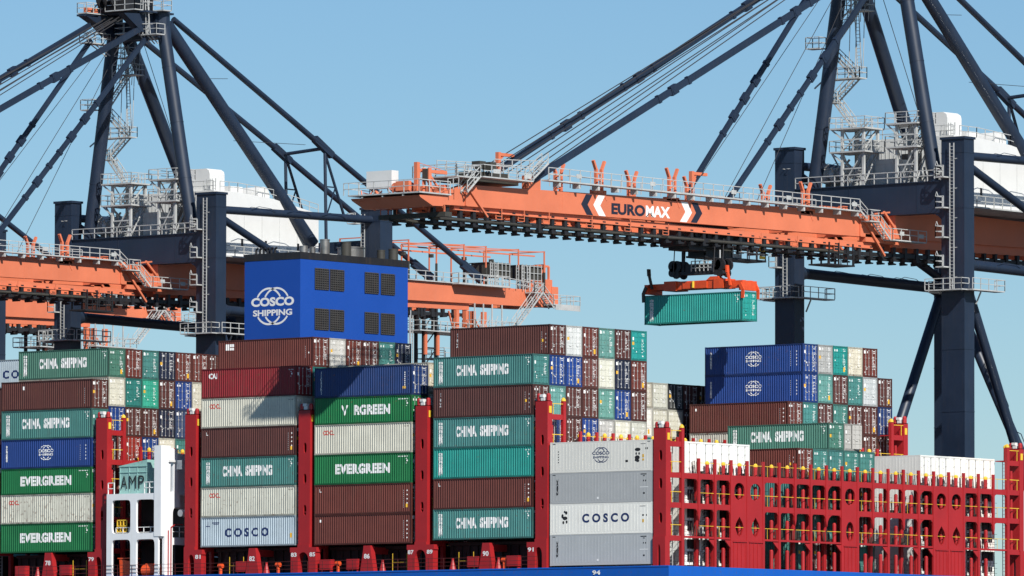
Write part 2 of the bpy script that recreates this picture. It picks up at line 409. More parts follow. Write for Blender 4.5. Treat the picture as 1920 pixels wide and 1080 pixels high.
def lm(key):
    """shared lettering meshes, coordinates from the left end of the side"""
    if key in LET: return LET[key]
    k, H = key; o = []
    code = [(L-.95+i*.09, L-.90+i*.09, H-.42, H-.33) for i in (0,1,2,4,5,6)]+[(L-.75, L-.6, H-.62, H-.55), (L-.62, L-.5, H-.85, H-.7), (L-.72, L-.62, H-1.05, H-.98)]
    if k == 'chs':
        o.append(letter('CHINA  SHIPPING', 2.75, 9.15, H*.5-.42, H*.5+.62, 'lettering', 'wlet', bold=.062, spacing=1.12))
        o.append(letter('中\n国\n海\n运\n集\n团', .62, 1.12, .32, H-.38, 'side_characters', 'wlet', bold=.03, lines=.85))
        o.append(marks_mesh(code, 'code_marks', 'wlet'))
    elif k == 'chr': 
        o.append(letter('中\n国\n海\n运\n集\n团', .62, 1.12, .32, H-.38, 'side_characters', 'wlet', bold=.03, lines=.85)); o.append(marks_mesh(code, 'code_marks', 'wlet'))
    elif k in ('evg', 'evg2'):
        za, zb = H*.5-.46, H*.5+.52
        for t, a, b in ((('EVERGREEN', 2.65, 9.45),) if k == 'evg' else (('V', 3.35, 4.2), ('RGREEN', 4.95, 9.45))):
            o.append(letter(t, a, b, za, zb, 'lettering', 'wlet', bold=.06 if len(t) > 1 else .015, spacing=1.1))
        o.append(marks_mesh([(L-1.7+i*.16, L-1.6+i*.16, H-.40, H-.32) for i in range(8)]+code[6:], 'code_marks', 'wlet'))
    elif k == 'oocl': o.append(letter('OOCL', 1.05, 2.45, H-1.02, H-.55, 'lettering', 'rlet', bold=.03)); o.append(marks_mesh(code[:6], 'code_marks', 'klet'))
    elif k == 'cosp':
        o.append(letter('C O S C O', 3.1, 8.75, H*.5-.52, H*.5+.35, 'lettering', 'nlet', bold=.04)); o.append(marks_mesh([(.65,1.2,H-.92,H-.84),(.9,.98,H-.84,H-.45),(1.4,2.4,H-.60,H-.50),(1.6,2.3,H-.72,H-.66)], 'emblem', 'nlet'))
        o.append(marks_mesh([(L-.7,L-.5,.75,1.2)], 'yellow_label', 'ylab'))
    elif k == 'glb':
        o.append(globe(6.05, H*.53, .98, .70, 0, True).mesh('emblem', 'wlet')); o.append(letter('COSCO', 5.0, 7.1, H*.53+.02, H*.53+.34, 'lettering', 'wlet', bold=.04)); o.append(letter('SHIPPING', 5.1, 7.0, H*.53-.30, H*.53-.08, 'lettering', 'wlet', bold=.03))
        o.append(letter('中\n远\n海\n运\n集\n运', .62, .84, .7, H-.55, 'side_characters', 'wlet', bold=.03, lines=.9))
        o.append(marks_mesh([(L-1.55+.0, L-1.5, .7+i*.2, .8+i*.2) for i in range(8)]+[(L-.85, L-.75, .75+i*.33, .9+i*.33) for i in range(5)], 'code_marks', 'wlet'))
    elif k == 'tex': o.append(letter('t\ne\nx', .75, 1.0, H*.36, H-.45, 'lettering', 'wlet', bold=.03, lines=.7)); o.append(marks_mesh([(L-1.0, L-.95, .5+i*.2, .62+i*.2) for i in range(9)]+[(L-.55, L-.45, .7+i*.4, .85+i*.4) for i in range(4)], 'code_marks', 'wlet')); o.append(marks_mesh([(L-1.05,L-.8,1.25,1.5)], 'yellow_label', 'ylab'))
    elif k == 'plain': o.append(marks_mesh([(L-1.0, L-.95, .5+i*.2, .62+i*.2) for i in range(9)]+[(L-.6, L-.5, .5+i*.4, .62+i*.4) for i in range(5)]+[(.7,.85,H-.7,H-.45)], 'code_marks', 'wlet'))
    elif k == 'plainy': o.append(marks_mesh([(L-1.0, L-.95, .5+i*.2, .62+i*.2) for i in range(9)]+[(L-.6, L-.5, .9+i*.4, 1.02+i*.4) for i in range(4)]+[(.65,.72,H-.62,H-.4),(.65,.9,H-.7,H-.64)], 'code_marks', 'wlet')); o.append(marks_mesh([(L-.75,L-.45,.55,.9)], 'yellow_label', 'ylab'))
    elif k == 'cai': o.append(letter('CAI', .95, 2.05, H-1.0, H-.45, 'lettering', 'wlet', bold=.05)); o.append(marks_mesh(code, 'code_marks', 'wlet'))
    elif k == 'patch': o.append(marks_mesh([(.95,1.35,H-.98,H-.38),(1.42,2.05,H-.66,H-.38),(1.42,2.05,H-.98,H-.74)], 'label_patch', 'wlet')); o.append(marks_mesh([(L-1.0, L-.95, .9+i*.2, 1.02+i*.2) for i in range(6)]+[(L-.6,L-.5,1.3,1.45)], 'code_marks', 'wlet'))
    elif k == 'flo': o.append(letter('F\nL\nO\nR\nE\nN\nS', .72, .92, .35, H-.35, 'lettering', 'wlet', bold=.02, lines=.8)); o.append(marks_mesh([(L-.9, L-.85, .7+i*.2, .82+i*.2) for i in range(8)]+[(L-.5,L-.42,1.0+i*.4,1.12+i*.4) for i in range(4)], 'code_marks', 'wlet')); o.append(marks_mesh([(L-1.15,L-.75,.62,.85)], 'yellow_label', 'ylab'))
    elif k == 'dot': o.append(marks_mesh([(2.9,3.15,H-.85,H-.5)], 'round_mark', 'wlet')); o.append(marks_mesh([(L-1.0, L-.95, .5+i*.2, .62+i*.2) for i in range(8)], 'code_marks', 'wlet'))
    elif k == 'rglb':
        y = -.006
        o.append(globe(6.1, H*.55, .98, .68, y).mesh('emblem', 'nlet')); o.append(letter('COSCO', 5.05, 7.1, H*.55+.02, H*.55+.33, 'lettering', 'nlet', corr=False, at=y, bold=.03, thick=0)); o.append(letter('SHIPPING', 5.15, 7.0, H*.55-.32, H*.55-.1, 'lettering', 'nlet', corr=False, at=y, thick=0))
        mb = MB()      # black and white bear emblem: soft blotches
        for cx_, cz_, a, b in ((10.45,2.0,.34,.16),(10.28,1.62,.09,.12),(10.62,1.62,.09,.12),(10.4,1.25,.30,.20),(10.45,.95,.20,.13),(10.2,1.02,.10,.10)):
            pts = obround(cx_, cz_, a, b, 12); mb.add([(p[0], y, p[1]) for p in pts], [tuple(range(12))])
        o.append(mb.mesh('animal_emblem', 'klet')); o.append(marks_mesh([(11.0,11.2,1.25,1.55),(11.0,11.2,.95,1.15)], 'yellow_label', 'ylab', corr=False, y=y))
        o.append(marks_mesh([(.3,.65,H-.2,H-.14),(L-.6,L-.25,H-.2,H-.14),(.95,1.05,.95,1.05),(.95,1.05,1.2,1.3),(.95,1.05,1.45,1.55),(.95,1.05,1.7,1.8),(.95,1.05,1.95,2.05),(9.0,9.3,.85,1.05),(L-1.4,L-.8,H-.4,H-.36),(L-.85,L-.78,H-.9,H-.72),(L-.68,L-.55,H-.9,H-.72)], 'code_marks', 'klet', corr=False, y=y))
    elif k == 'rtex':
        y = -.006
        o.append(letter('tex', .72, .98, .75, H-.55, 'lettering', 'klet', corr=False, at=y, bold=.03, thick=0, rot=True))
        o.append(marks_mesh([(.3,.65,H-.22,H-.16),(L-1.4,L-.7,H-.34,H-.26),(L-1.1,L-.9,H-.5,H-.42),(L-1.1,L-1.0,H-.98,H-.84),(L-.85,L-.75,H-.98,H-.84),(L-1.1,L-.9,.75,.9)], 'code_marks', 'klet', corr=False, y=y)); o.append(marks_mesh([(5.6,5.85,.38,.58),(L-1.5,L-.5,1.35,1.42)], 'white_tab', 'wlet', corr=False, y=y))
    elif k == 'rcos':
        y = -.006
        o.append(letter('C O S C O', 3.85, 9.45, H*.5-.36, H*.5+.48, 'lettering', 'nlet', corr=False, at=y, bold=.04, thick=0))
        mb = MB()
        for cx_, cz_, a, b in ((1.75,2.15,.10,.10),(1.5,1.75,.13,.20),(1.8,1.55,.30,.17),(1.95,2.05,.14,.16),(1.6,1.15,.11,.15),(2.0,1.2,.11,.15)):
            pts = obround(cx_, cz_, a, b, 12); mb.add([(p[0], y, p[1]) for p in pts], [tuple(range(12))])
        o.append(mb.mesh('animal_emblem', 'klet')); o.append(marks_mesh([(11.0,11.2,1.0,1.3)], 'yellow_label', 'ylab', corr=False, y=y))
        o.append(marks_mesh([(11.0,11.2,1.6,1.75),(11.45,11.55,1.6,1.75),(L-1.5,L-.8,H-.4,H-.36)], 'code_marks', 'klet', corr=False, y=y))
    LET[key] = o
    return o
SIDEONLY = 0; NC = [0]
def container(x, y, z, col, H=HC, style='dry', let=None, label='', group=None, hidden=False, ajar=False, wear=None):
    """x = door end, side facing -Y at y, bottom z"""
    c = COLS[col]; v = 1+random.uniform(-.09,.09); h = random.uniform(-.012,.012)
    fd = random.uniform(0, .06)**1.2; g_ = .25*fd*4
    c = (max(0,c[0]*v+h*c[0]*4)*(1-fd)+g_*.12, c[1]*v*(1-fd)+g_*.12, max(0,c[2]*v-h*c[2]*4)*(1-fd)+g_*.12, wear if wear is not None else random.random()**1.4)
    d = cmesh(style, H); NC[0] += 1
    root = empty('shipping_container', (x-L, y, z))
    root.color = c
    put(d['frame'], 'frame', root, color=c); put(d['side'], 'side_panel', root, color=c)
    put(d['side'], 'side_panel', root, (L, W, 0), math.pi, color=c)
    put(d['roof'], 'roof', root, color=c); put(d['end'], 'end_wall', root, color=c)
    if not hidden:
        for i in (0, 1):
            yy = .12 if i == 0 else W-.12-((W-.24)/2-.01)
            dr = put(d['door'], 'door', root, (L-.045, yy, 0), color=c)
            if ajar and i == 1: dr.location.y += .10; dr.rotation_euler = (0,0,R(-24))
            put(d['rod'], 'lock_rod', dr, color=c)
        if style != 'reefer':
            for nm, me in dmarks(NC[0] % 12, H): put(me, nm, root, (L-.045, 0, 0))
    else:
        put(d['door'], 'door', root, (L-.045, .12, 0), color=c); put(d['door'], 'door', root, (L-.045, W/2+.01, 0), color=c)
    if style == 'reefer' and let == 'mach':
        mb = MB(); mb.box(.0,.03,.3,2.14,1.55,2.45); mb.box(.0,.03,.35,1.1,.35,1.3); mb.box(.0,.035,1.35,2.0,.5,.95)
        for y, z in ((.7,2.0),(1.7,2.0)): mb.tube((.03,y,z),(.09,y,z),.34,14)
        me = MESH.get('mach') or mb.mesh('machinery_grille', 'black'); MESH['mach'] = me; put(me, 'machinery_grille', root, (L-.01,0,0)); let = None
    if let:
        for me in lm((let, H)): put(me, me.name.split('.')[0], root)
    tag(root, label, 'container', group)
    return root
HCOL = ['brown','teal','blue','cream','rust-brown','dark teal','brown']
ROWN = 'outermost first second third fourth fifth sixth seventh eighth ninth tenth eleventh twelfth thirteenth fourteenth fifteenth sixteenth seventeenth eighteenth nineteenth twentieth farthest last'.split()
HBL = {'Z': 'block beyond the left edge', 'A': 'leftmost block', 'B': 'block beside the white portal', 'C': 'middle block', 'D': 'block left of the stern', 'E': 'stern block'}
TU = ['bottom','second','third','fourth','fifth','sixth','seventh']
CO = ['','first','second','third','fourth','fifth','sixth','seventh']
ORD = ['bottom','second','third','fourth','fifth','sixth','seventh','eighth','ninth']
BLOCK = {'A': 'leftmost block', 'B': 'block at pillar 81', 'C': 'dark block', 'D': 'block at pillar 91', 'E': 'stern block', 'Z': ''}
FRONT = {'A': 'leftmost outer stack', 'B': 'stack right of the white portal', 'C': 'stack under the half-shaded blue container', 'D': 'stack left of the white stack', 'E': 'white stack at the stern corner'}
LTX = {'mach': 'machinery end', 'chs': 'with white company name', 'chr': 'with white side characters', 'evg': 'with bold white name', 'evg2': 'with gappy white name', 'oocl': 'with small red letters', 'cosp': 'with spaced navy letters', 'glb': 'with white globe emblem', 'tex': 'with stacked white letters', 'plain': 'without big lettering', 'plainy': 'with a yellow tag', 'cai': 'with short white letters', 'patch': 'with white patch', 'flo': 'half shaded, thin letters', 'dot': 'with pale round mark', 'rglb': 'with navy globe emblem', 'rtex': 'with sideways black letters', 'rcos': 'with spaced navy letters'}
def stack(bay, row, tiers, ylab=None, z=None):
    zz = BZ[bay] if z is None else z; n = len(tiers); x = BX[bay]
    for i, t in enumerate(tiers):
        col, let, opt = (t+('', ''))[:3] if isinstance(t, tuple) else (t, None, '')
        H = HS if 'S' in opt else HC
        hid = 'h' in opt
        style = 'reefer' if 'r' in opt else ('tdoor' if col in ('teal','pale teal','bright teal','mint','dark teal','sea-green','cream','pale grey','grey','white') else 'dry')
        if hid:
            col = random.choice(HCOL) if row < 8 else col
            lab = f"mostly hidden {col} container, {TU[i]} tier, {ROWN[row]} row inward, {HBL[bay]}"; grp = 'containers stacked on the ship'
        elif row == 0:
            lab = f"{col} container {LTX.get(let,'')}, {ORD[i]} from bottom, {FRONT[bay]}"; grp = 'containers stacked on the ship'
            if i == 0: lab = lab.replace('bottom from bottom', 'bottom')
            if i == n-1: lab = lab.replace(f'{ORD[i]} from bottom', 'topmost')
        else:
            lab = f"{col} container {'door end' if not let else LTX[let]}, {ylab} {BLOCK.get(bay,'')}".replace('  ', ' ')
            lab = lab.replace('#', 'top tier' if i == n-1 else (['','second','third','fourth','fifth','sixth','seventh'][n-1-i]+' tier down')); grp = 'containers stacked on the ship'
        container(x, row*P, zz, col, H, style, let or None, lab, grp, hid and row > 2, 'a' in opt, 1.15 if 'w' in opt else None)
        zz += H
hb = lambda n, c='brown': [(c, '', 'h')]*n
# --- block A (left edge)
stack('A', 0, [('green','evg'),('cream','oocl','w'),('green','evg','S'),('blue','glb'),('teal','chs'),('brown','dot')])
for r_, cs in enumerate([
    ['blue',('cream','','') ,('sea-green','chs')], ['orange-red','brown','dark teal','rust-brown'], ['blue','brown','mint','teal'],
    ['cream','navy','brown','navy'], ['teal','grey-blue','blue','rust-brown'], ['teal','brown','cream','rust-brown'], ['brown','brown','brown','brown']]):
    stack('A', r_+1, hb(7-len(cs))+cs, f'#, {CO[r_+1]} column,')
# --- block Z (ahead of A)
stack('Z', 5, hb(6)+[('pale blue','cosp')], 'cut by the left photo edge, #,')
# --- block B
stack('B', 0, [('pale blue','cosp'),('cream','oocl'),('teal','chs'),('brown','plainy'),('cream','oocl'),('red','cai')])
for r_, cs in enumerate([[('rust-brown','patch')],['pale grey'],['rust-brown'],['brown'],['teal'],['navy']]):
    stack('B', r_+1, hb(6)+cs, f'#, {CO[r_+1]} column under the funnel,')
# --- block C
stack('C', 0, [('rust-brown','plain'),('rust-brown','plainy'),('green','evg'),('cream','oocl'),('green','evg2','S'),('royal blue','flo')])
stack('C', 1, hb(5)+['cream'], 'sliver beside pillar 89, #,')
for r_ in range(2, 3): stack('C', r_, hb(6))
for r_, cs in ((14, [('bright teal','','S'),'white',('cream','','S')]), (15, ['cream',('cream','','S')]), (16, ['cream',('dark grey','','S')]), (17, ['brown',('brown','','S')]), (18, ['brown',('brown','','S')])):
    k = 6-len(cs); zt = 24.75+hb(1)[0][1].count('x')
    hs = [HC]*k+[HS if isinstance(c, tuple) and 'S' in c[-1] else HC for c in cs]
    stack('C', r_, hb(k)+cs, f'#, {CO[r_-13]} column of the small', z=41.68-sum(hs))
# --- block D
stack('D', 0, [('teal','chs'),('rust-brown','plainy'),('bright teal','chr'),('teal','chs'),('brown','tex'),('teal','chs')])
for r_, cs in enumerate([
    ['royal blue','pale teal','blue',('brown','tex')], ['brown','brown','blue','pale grey'], ['blue','brown','pinkish-brown','rust-brown'],
    ['grey','pale teal','cream','pale teal'], ['cream','blue','navy','brown'], ['cream','brown','rust-brown','bright teal']]):
    stack('D', r_+1, hb(3, 'teal')+cs, f'#, {CO[r_+1]} column,')
for r_ in range(7, 16): stack('D', r_, hb(1, 'brown'))
BLOCK['D'] = 'far right block'
stack('D', 16, hb(3)+[('cream','plain'),('rust-brown','plain')], '#, lowest step of the')
for r_, cs in ((17, ['teal',('blue','glb'),('blue','glb')]), (18, ['brown','pale teal','grey']), (19, ['teal','brown','bright teal']), (20, ['brown','teal','cream']), (21, ['brown','brown','brown','pale grey','rust-brown']), (22, ['brown','royal blue','brown'])):
    n = 7 if r_ < 22 else 6
    stack('D', r_, hb(n-len(cs))+cs, f'#, {CO[r_-16]} door column,')
# --- block E (stern)
stack('E', 0, [('silver','rtex','r'),('white','rcos','r'),('silver','rtex','r'),('white','rglb','r')])
BLOCK['E'] = 'behind the red stern lattice'
for i, r_ in enumerate((2,3,4,5)): stack('E', r_, [('white','mach','r')]*3+[('white','','r')], f'#, {CO[i+1]} left white column,')
stack('E', 9, [('teal','chr'),('teal','plain'),('teal','chr'),('rust-brown','tex')], '#, first column')
stack('E', 10, ['brown','teal','teal','teal'], '#, second dry column')
stack('E', 11, ['brown','teal','teal','teal',('sea-green','chs','S')], '#, third dry column')
stack('E', 12, ['teal','teal','brown','teal',('grey','','Sa')], '#, fourth dry column')
stack('E', 13, ['teal','brown','brown','teal'], '#, fifth dry column')
for i, r_ in enumerate((17,18,19,20,21)): stack('E', r_, [('white','mach','r')]*3+[('white','','r')], f'#, {CO[i+1]} right white column,')

# hanging container
hc = container(-3.2, 36.6, 47.38, 'bright teal', HC, 'tdoor', 'chr', 'bright green-teal container hanging in the air under the orange spreader')

# ------------------------------------------------------------------ ship
deckz = 22.15
hx0, hx1 = -300, 17.0; hy0, hy1 = -1.0, 58.4
ship = empty('container_ship', (0,0,0)); tag(ship, 'bright blue container ship hull carrying the stacked containers, cut by the bottom edge', 'ship')
h = MB(); h.box(hx0, hx1, hy0, hy1, 2.5, deckz); h.build('hull', 'hull', ship)
h = MB(); h.box(hx0, hx1, hy0+.01, hy1-.01, -8, 2.5); h.build('boot_topping', 'antifoul', ship)
h = MB(); h.box(hx0+.3, hx1-.3, hy0+.3, hy1-.3, deckz, deckz+.03); h.build('deck', 'deck', ship)
h = MB(); 
for a, b in ((hx0, hx1),): h.box(a, b, hy0-.04, hy0+.0, deckz-.12, deckz+.02)
h.build('sheer_strake', 'hull', ship)
for bx, bz in ((BX['Z'],24.6),(BX['A'],24.6),(BX['B'],24.8),(BX['C'],24.7),(BX['D'],24.9)):
    c = MB(); c.box(bx-L, bx, 2.6, 54.6, deckz+.03, bz-.35); c.box(bx-L+.1, bx-.1, 2.2, 55, bz-.35, bz-.06)
    for i in range(12): c.box(bx-L+.4+i*1.0, bx-L+.5+i*1.0, 2.45, 2.6, deckz+.05, bz-.4)
    c.build('hatch_coaming', 'coaming', ship)
c = MB()
c.rail([(hx1-82,-.85,deckz),(-.8+2,-.85,deckz)], 1.1, 1.9, .018, 2); c.build('deck_rail', 'deck', ship)
# small deck fittings: vents, boxes
def fitting(kind, x, y):
    m_ = MB()
    if kind == 0: m_.tube((x,y,deckz), (x,y,deckz+.9), .35, 10, .12); m_.tube((x,y,deckz+.9),(x,y,deckz+1.1),.12,8)
    elif kind == 1: m_.box(x-.7,x+.7,y-.3,y+.3,deckz+.25,deckz+1.25); m_.box(x-.6,x-.5,y-.2,y+.2,deckz,deckz+.25); m_.box(x+.5,x+.6,y-.2,y+.2,deckz,deckz+.25); m_.box(x-.6,x+.6,y-.33,y-.3,deckz+.4,deckz+1.1)
    elif kind == 2: m_.tube((x,y,deckz),(x,y,deckz+.8),.16,8); m_.tube((x-.25,y,deckz+.85),(x+.25,y,deckz+.85),.22,10)
    elif kind == 3:
        m_.ladder((x,y,deckz),(x,y,deckz+1.7),.9,(1,0,0),.022,.8)
        m_.ladder((x+.9,y,deckz),(x+.9,y,deckz+1.7),.9,(1,0,0),.022,.8)
    return m_
fk = [('deck_vent','shipred','red cone-shaped vent'),('deck_locker','shipred','red steel locker'),('hydrant','ored','orange-red hydrant valve'),('access_frame','yellow','yellow access frame')]
PD = {'78': 'lowest green container', '82': 'pale blue container', '86': 'lowest rust-brown container', '90': 'lowest teal container'}
px0 = {'78': -61.68, '82': -34.83, '86': -20.26, '90': -5.56}
ft = [(-65.5,1),(-63.4,0),(-59.5,1),(-58.2,3),(-39.2,2),(-37.6,3),(-36.3,1),(-33.3,0),(-31.8,2),(-25.6,1),(-24.2,2),(-22.2,1),(-18.6,0),(-16.9,3),(-9.9,0),(-8.7,3),(-7.2,1),(-4.3,0),(-3.6,2),(-2.4,1)]
cnt = {}
for x, kd in ft:
    near = min(px0, key=lambda k: abs(px0[k]-x)); nm, mt_, lb = fk[kd]; side = 'left' if x < px0[near] else 'right'
    key = (near, side, kd); cnt[key] = cnt.get(key, 0)+1
    tag(fitting(kd, x, .2).build(nm, mt_), f"{lb} on deck below the {PD[near]}, {'' if cnt[key]==1 else 'second one '}{side} of its post", nm.replace('_',' '), 'deck fittings along the ship side')
# pedestals with numbers between the pillars
for num, x in px0.items():
    r_ = empty('pedestal', (x,.12,deckz)); tag(r_, f'red tapered support post painted {num} below the {PD[num]}', 'pedestal', 'numbered support posts under the stacks')
    m_ = MB(); m_.prism([(-.85,0),(.85,0),(.5,1.9),(.42,2.5),(-.42,2.5),(-.5,1.9)], -.3, .3, 'y'); m_.box(-.35,.35,.3,3.0,1.7,2.35); m_.build('post', 'shipred', r_)
    o = put(letter(num, -.36, .36, 1.25, 1.72, 'number', 'wlet', corr=False, at=-.31, thick=0, bold=.03), 'number', r_)
tag(put(letter('94', 0, .95, 0, .42, 'hull_number', 'wlet', corr=False, at=-.006, thick=0, bold=.03), 'hull_number', ship, (8.0, hy0-.04, 21.4)))

def stub(mb, x, y, z, h_, cap=None):
    mb.tube((x,y,z),(x,y,z+h_-.12),.19,10); mb.tube((x,y,z+h_-.12),(x,y,z+h_),.19,10,.10)
    if cap is not None: cap.tube((x,y,z+h_-.12),(x,y,z+h_+.06),.215,10,.205); cap.tube((x,y,z+h_+.06),(x,y,z+h_+.2),.205,10,.08)
PN = {'zA': ('77',), }
def bridge(x0, x1, levels, main, towertop, label, pillar_slots, nums, pilz, stern=False):
    """athwartships lashing bridge between planes x0 and x1. levels: platform heights; main: index of top full platform"""
    root = empty('lashing_bridge', ((x0+x1)/2, 28.6, deckz)); tag(root, label, 'lashing bridge', 'red lashing bridges across the ship')
    off = Vector(root.location)
    def B(mb, nm, m_, par=root):
        mb.v = [(a-off.x, b-off.y, c-off.z) for a, b, c in mb.v]
        return mb.build(nm, m_, par)
    zt = levels[main]
    short = (2,8,10,13,15,21); panels = (4,5,11,17,18)
    # ---- frame in the aft plane
    xa0, xa1 = x1-.32, x1
    for k in range(2, 22):
        f = MB(); zb = 26.95 if (k in short) else deckz
        f.box(xa0+.12, xa1, k*P-.15, k*P+.15, zb, zt+1.42)
        if k in short: f.prism([(k*P-.15,zb),(k*P+.15,zb),(k*P,zb-.55)], xa0+.12, xa1, 'x')
        else:
            f.prism([(k*P-.15,24.74),(k*P-1.0,24.74),(k*P-.15,24.05)], xa0+.16, xa1-.04, 'x')
        B(f, 'upright', 'shipred')
    for k in panels if stern else ():
        pn = MB(); a, b = k*P+.15, (k+1)*P-.15; c = (a+b)/2
        pn.plate((a,b,zt-2.95,zt-.0), obround(c, zt-1.48, .80, .80, 24, 2.2), xa0+.1, xa1-.05)
        hole = [(c,25.1),(c+.32,25.32),(c+.66,26.0),(c+.5,26.42),(c,27.0),(c-.5,26.42),(c-.66,26.0),(c-.32,25.32)] if k != 11 else obround(c, 26.05, .62, .95, 20)
        pn.plate((a,b,24.75,zt-2.95), hole, xa0+.1, xa1-.05)
        pn.box(xa0+.1, xa1-.05, a, b, deckz, 24.62)
        for j in range(4): y_ = a+.2+j*(b-a-.4)/3; pn.box(xa1-.05, xa1+.0, y_-.03, y_+.03, deckz, 24.6)
        pn.box(xa0+.3, xa1+.05, a, b, 24.62, 24.74)
        B(pn, 'web_plate', 'shipred')
    for li, zl in enumerate(levels[:main+1]):
        th = .52 if zl > 26 else .18
        bm_ = MB(); bm_.box(xa0+.04, xa1-.06, P+.2, 22*P-.22, zl-th, zl)
        for k in range(1, 22):
            if k in panels and stern: continue
            a, b = k*P+.15, (k+1)*P-.15
            if zl > 26:
                for yy, s_ in ((a,1),(b,-1)): gusset(bm_, (yy, zl-th+.01), s_, -1, .5 if (k+(s_>0)+1) % 6 else 1.0, .45 if (k+(s_>0)+1) % 6 else 1.1, xa0+.08, xa1-.08)
        B(bm_, 'beam', 'shipred')
        pl = MB(); pl.box(x0, xa0, 2.2, 22*P+.3, zl-.10, zl-.02); B(pl, 'walkway', 'shipred')
    # ---- forward plane posts, stubs and caps
    for k in range(2, 21):
        y = (k+.5)*P
        st = MB(); st.box(x0, x0+.3, y-.2, y+.2, deckz, zt-.1)
        y += 1.5 if stern else 0; cp = MB(); stub(st, x0+.25, y, zt, 1.08, cp)
        so = B(st, 'lashing_post', 'shipred'); B(cp, 'yellow_cap', 'yellow', so)
        if stern:
            y -= .8
            for zl in levels[:main]: st = MB(); stub(st, xa0-.28, y, zl, 1.85); B(st, 'lashing_post', 'shipred')
            st = MB(); stub(st, xa0-.28, y, deckz, 1.9); B(st, 'lashing_post', 'shipred')
        else:
            st = MB(); cp = MB(); stub(st, xa0-.25, y+.55, zt, 1.2, cp); so = B(st, 'lashing_post', 'shipred'); B(cp, 'yellow_cap', 'yellow', so)
    for zl in levels[:main+1]:
        yr = MB()
        for k in range(2, 22):
            a, b = k*P+.2, (k+1)*P-.2
            yr.bar((xa1-.12,a-.02,zl+1.0),(xa1-.12,b+.02,zl+1.0),.045)
            if not (k in panels and stern) and k % 3 == 0: yr.bar((xa1-.12,a+.5,zl),(xa1-.12,a+.5,zl+1.0),.03)
        B(yr, 'handrail', 'yellow')
    # lashing gear hung on the walkways
    gr = MB(); rr = random.Random(5)
    for zl in levels[:main+1]:
        for k in range(2, 21):
            for _ in range(9 if stern else 4):
                y = k*P+rr.uniform(.25, 2.2); gr.bar((x0+.35, y, zl+.05), (x0+.3, y+rr.uniform(-.15,.15), zl+rr.uniform(.6,1.3)), .05)
            y = k*P+rr.uniform(.5,1.9); gr.box(x0+.3, x0+.55, y, y+.35, zl, zl+.3)
    tag(B(gr, 'lashing_rods', 'dark'), kind='stuff')
    if stern:
        gr = MB(); 
        for zl in [deckz]+levels[:main]:
            for k in range(1, 22):
                for z in (.5, 1.0, 1.5): gr.bar((x0+.1, k*P+.1, zl+z), (x0+.1, (k+1)*P-.1, zl+z), .03)
                for y in (.5, 1.2, 1.9): gr.bar((x0+.1, k*P+y, zl), (x0+.1, k*P+y, zl+1.5), .03)
                if rr.random() < .5: y = k*P+rr.uniform(.5, 1.8); gr.bar((x0+.4, y, zl), (x0+.2, y+rr.uniform(-.9,.9), zl+2.2), .06)
        tag(B(gr, 'inner_guard_rail', 'black'), kind='stuff')
        for k in (3, 20):
            gr = MB()
            for zl in [deckz]+levels[:main]:
                yy = k*P-1.3; gr.ladder((xa0-.1, yy, zl), (xa0-.1, yy, zl+2.9), .45, (0,1,0), .03, .3)
                for i in range(6): gr.path([(xa0-.1,yy-.25,zl+.6+i*.35),(xa0+.25,yy,zl+.6+i*.35),(xa0-.1,yy+.25,zl+.6+i*.35)], .02, 4)
            B(gr, 'ladder', 'black')
    # ---- corner towers, port and starboard
    tz = levels[main+1]
    for side in (0, 1):
        Y = (lambda y: y) if side == 0 else (lambda y: 23*P-.02-y)
        def bx(mb, xa, xb, ya, yb, za, zb): a_, b_ = sorted((Y(ya), Y(yb))); mb.box(xa, xb, a_, b_, za, zb)
        tw = MB()
        # outer pillar with slots
        a0, a1 = -.10, .60
        zz = 24.9
        pz = [z for z in pillar_slots]
        edges = [24.9]+[(pz[i]+pz[i+1])/2 for i in range(len(pz)-1)]+[tz+1.25]
        for i, zc in enumerate(pz):
            ya, yb = sorted((Y(a0), Y(a0+.14)))
            tw.plate((x0,x1,edges[i],edges[i+1]), obround((x0+x1)/2+.1, zc, .19, .50, 16, 2.6), ya, yb, 'y')
        bx(tw, x0, x0+.1, a0+.14, a1, 24.9, tz+1.25); bx(tw, x1-.1, x1, a0+.14, a1, 24.9, tz+1.25); bx(tw, x0+.1, x1-.1, a1-.1, a1, 24.9, tz+1.25)
        for xx in (x0+.16, x1-.16):
            yy = Y((a0+a1)/2); tw.tube((xx,yy,tz+1.25),(xx,yy,pilz-.15),.22,12); tw.tube((xx,yy,pilz-.15),(xx,yy,pilz),.22,12,.12)
        bx(tw, x0, x1, a0, a1, tz+1.19, tz+1.25)
        # foot with arch
        ya, yb = sorted((Y(-.22), Y(.5)))
        lo = x0-(.95 if nums[0] else 0); hi = x1+(.95 if nums[1] else 0)
        tw.box(lo, hi, ya, yb, 24.15, 24.62); tw.box(x0, x1, ya, yb, 24.62, 24.9)
        if nums[0]: tw.box(lo+.1, lo+1.0, ya, yb, deckz, 24.15)
        else: tw.box(x0, x0+.55, ya, yb, deckz, 24.15)
        if nums[1]: tw.box(hi-1.0, hi-.1, ya, yb, deckz, 24.15)
        else: tw.box(x1-.55, x1, ya, yb, deckz, 24.15)
        cx0 = lo+1.0 if nums[0] else x0+.55; cx1 = hi-1.0 if nums[1] else x1-.55
        if cx1-cx0 > .3:
            gusset(tw, (cx0,24.15), 1, -1, (cx1-cx0)/2, .8, ya, yb, 'y'); gusset(tw, (cx1,24.15), -1, -1, (cx1-cx0)/2, .8, ya, yb, 'y')
        # second post at one row in
        for yk in (P, P*.55):
            t_ = tz+1.30; q = .2
            if yk == P: bx(tw, xa0, xa1, yk-q, yk+q, deckz, t_)
        bx(tw, xa0+.05, xa1-.05, 2*P-.2, 2*P+.2, zt, zt)
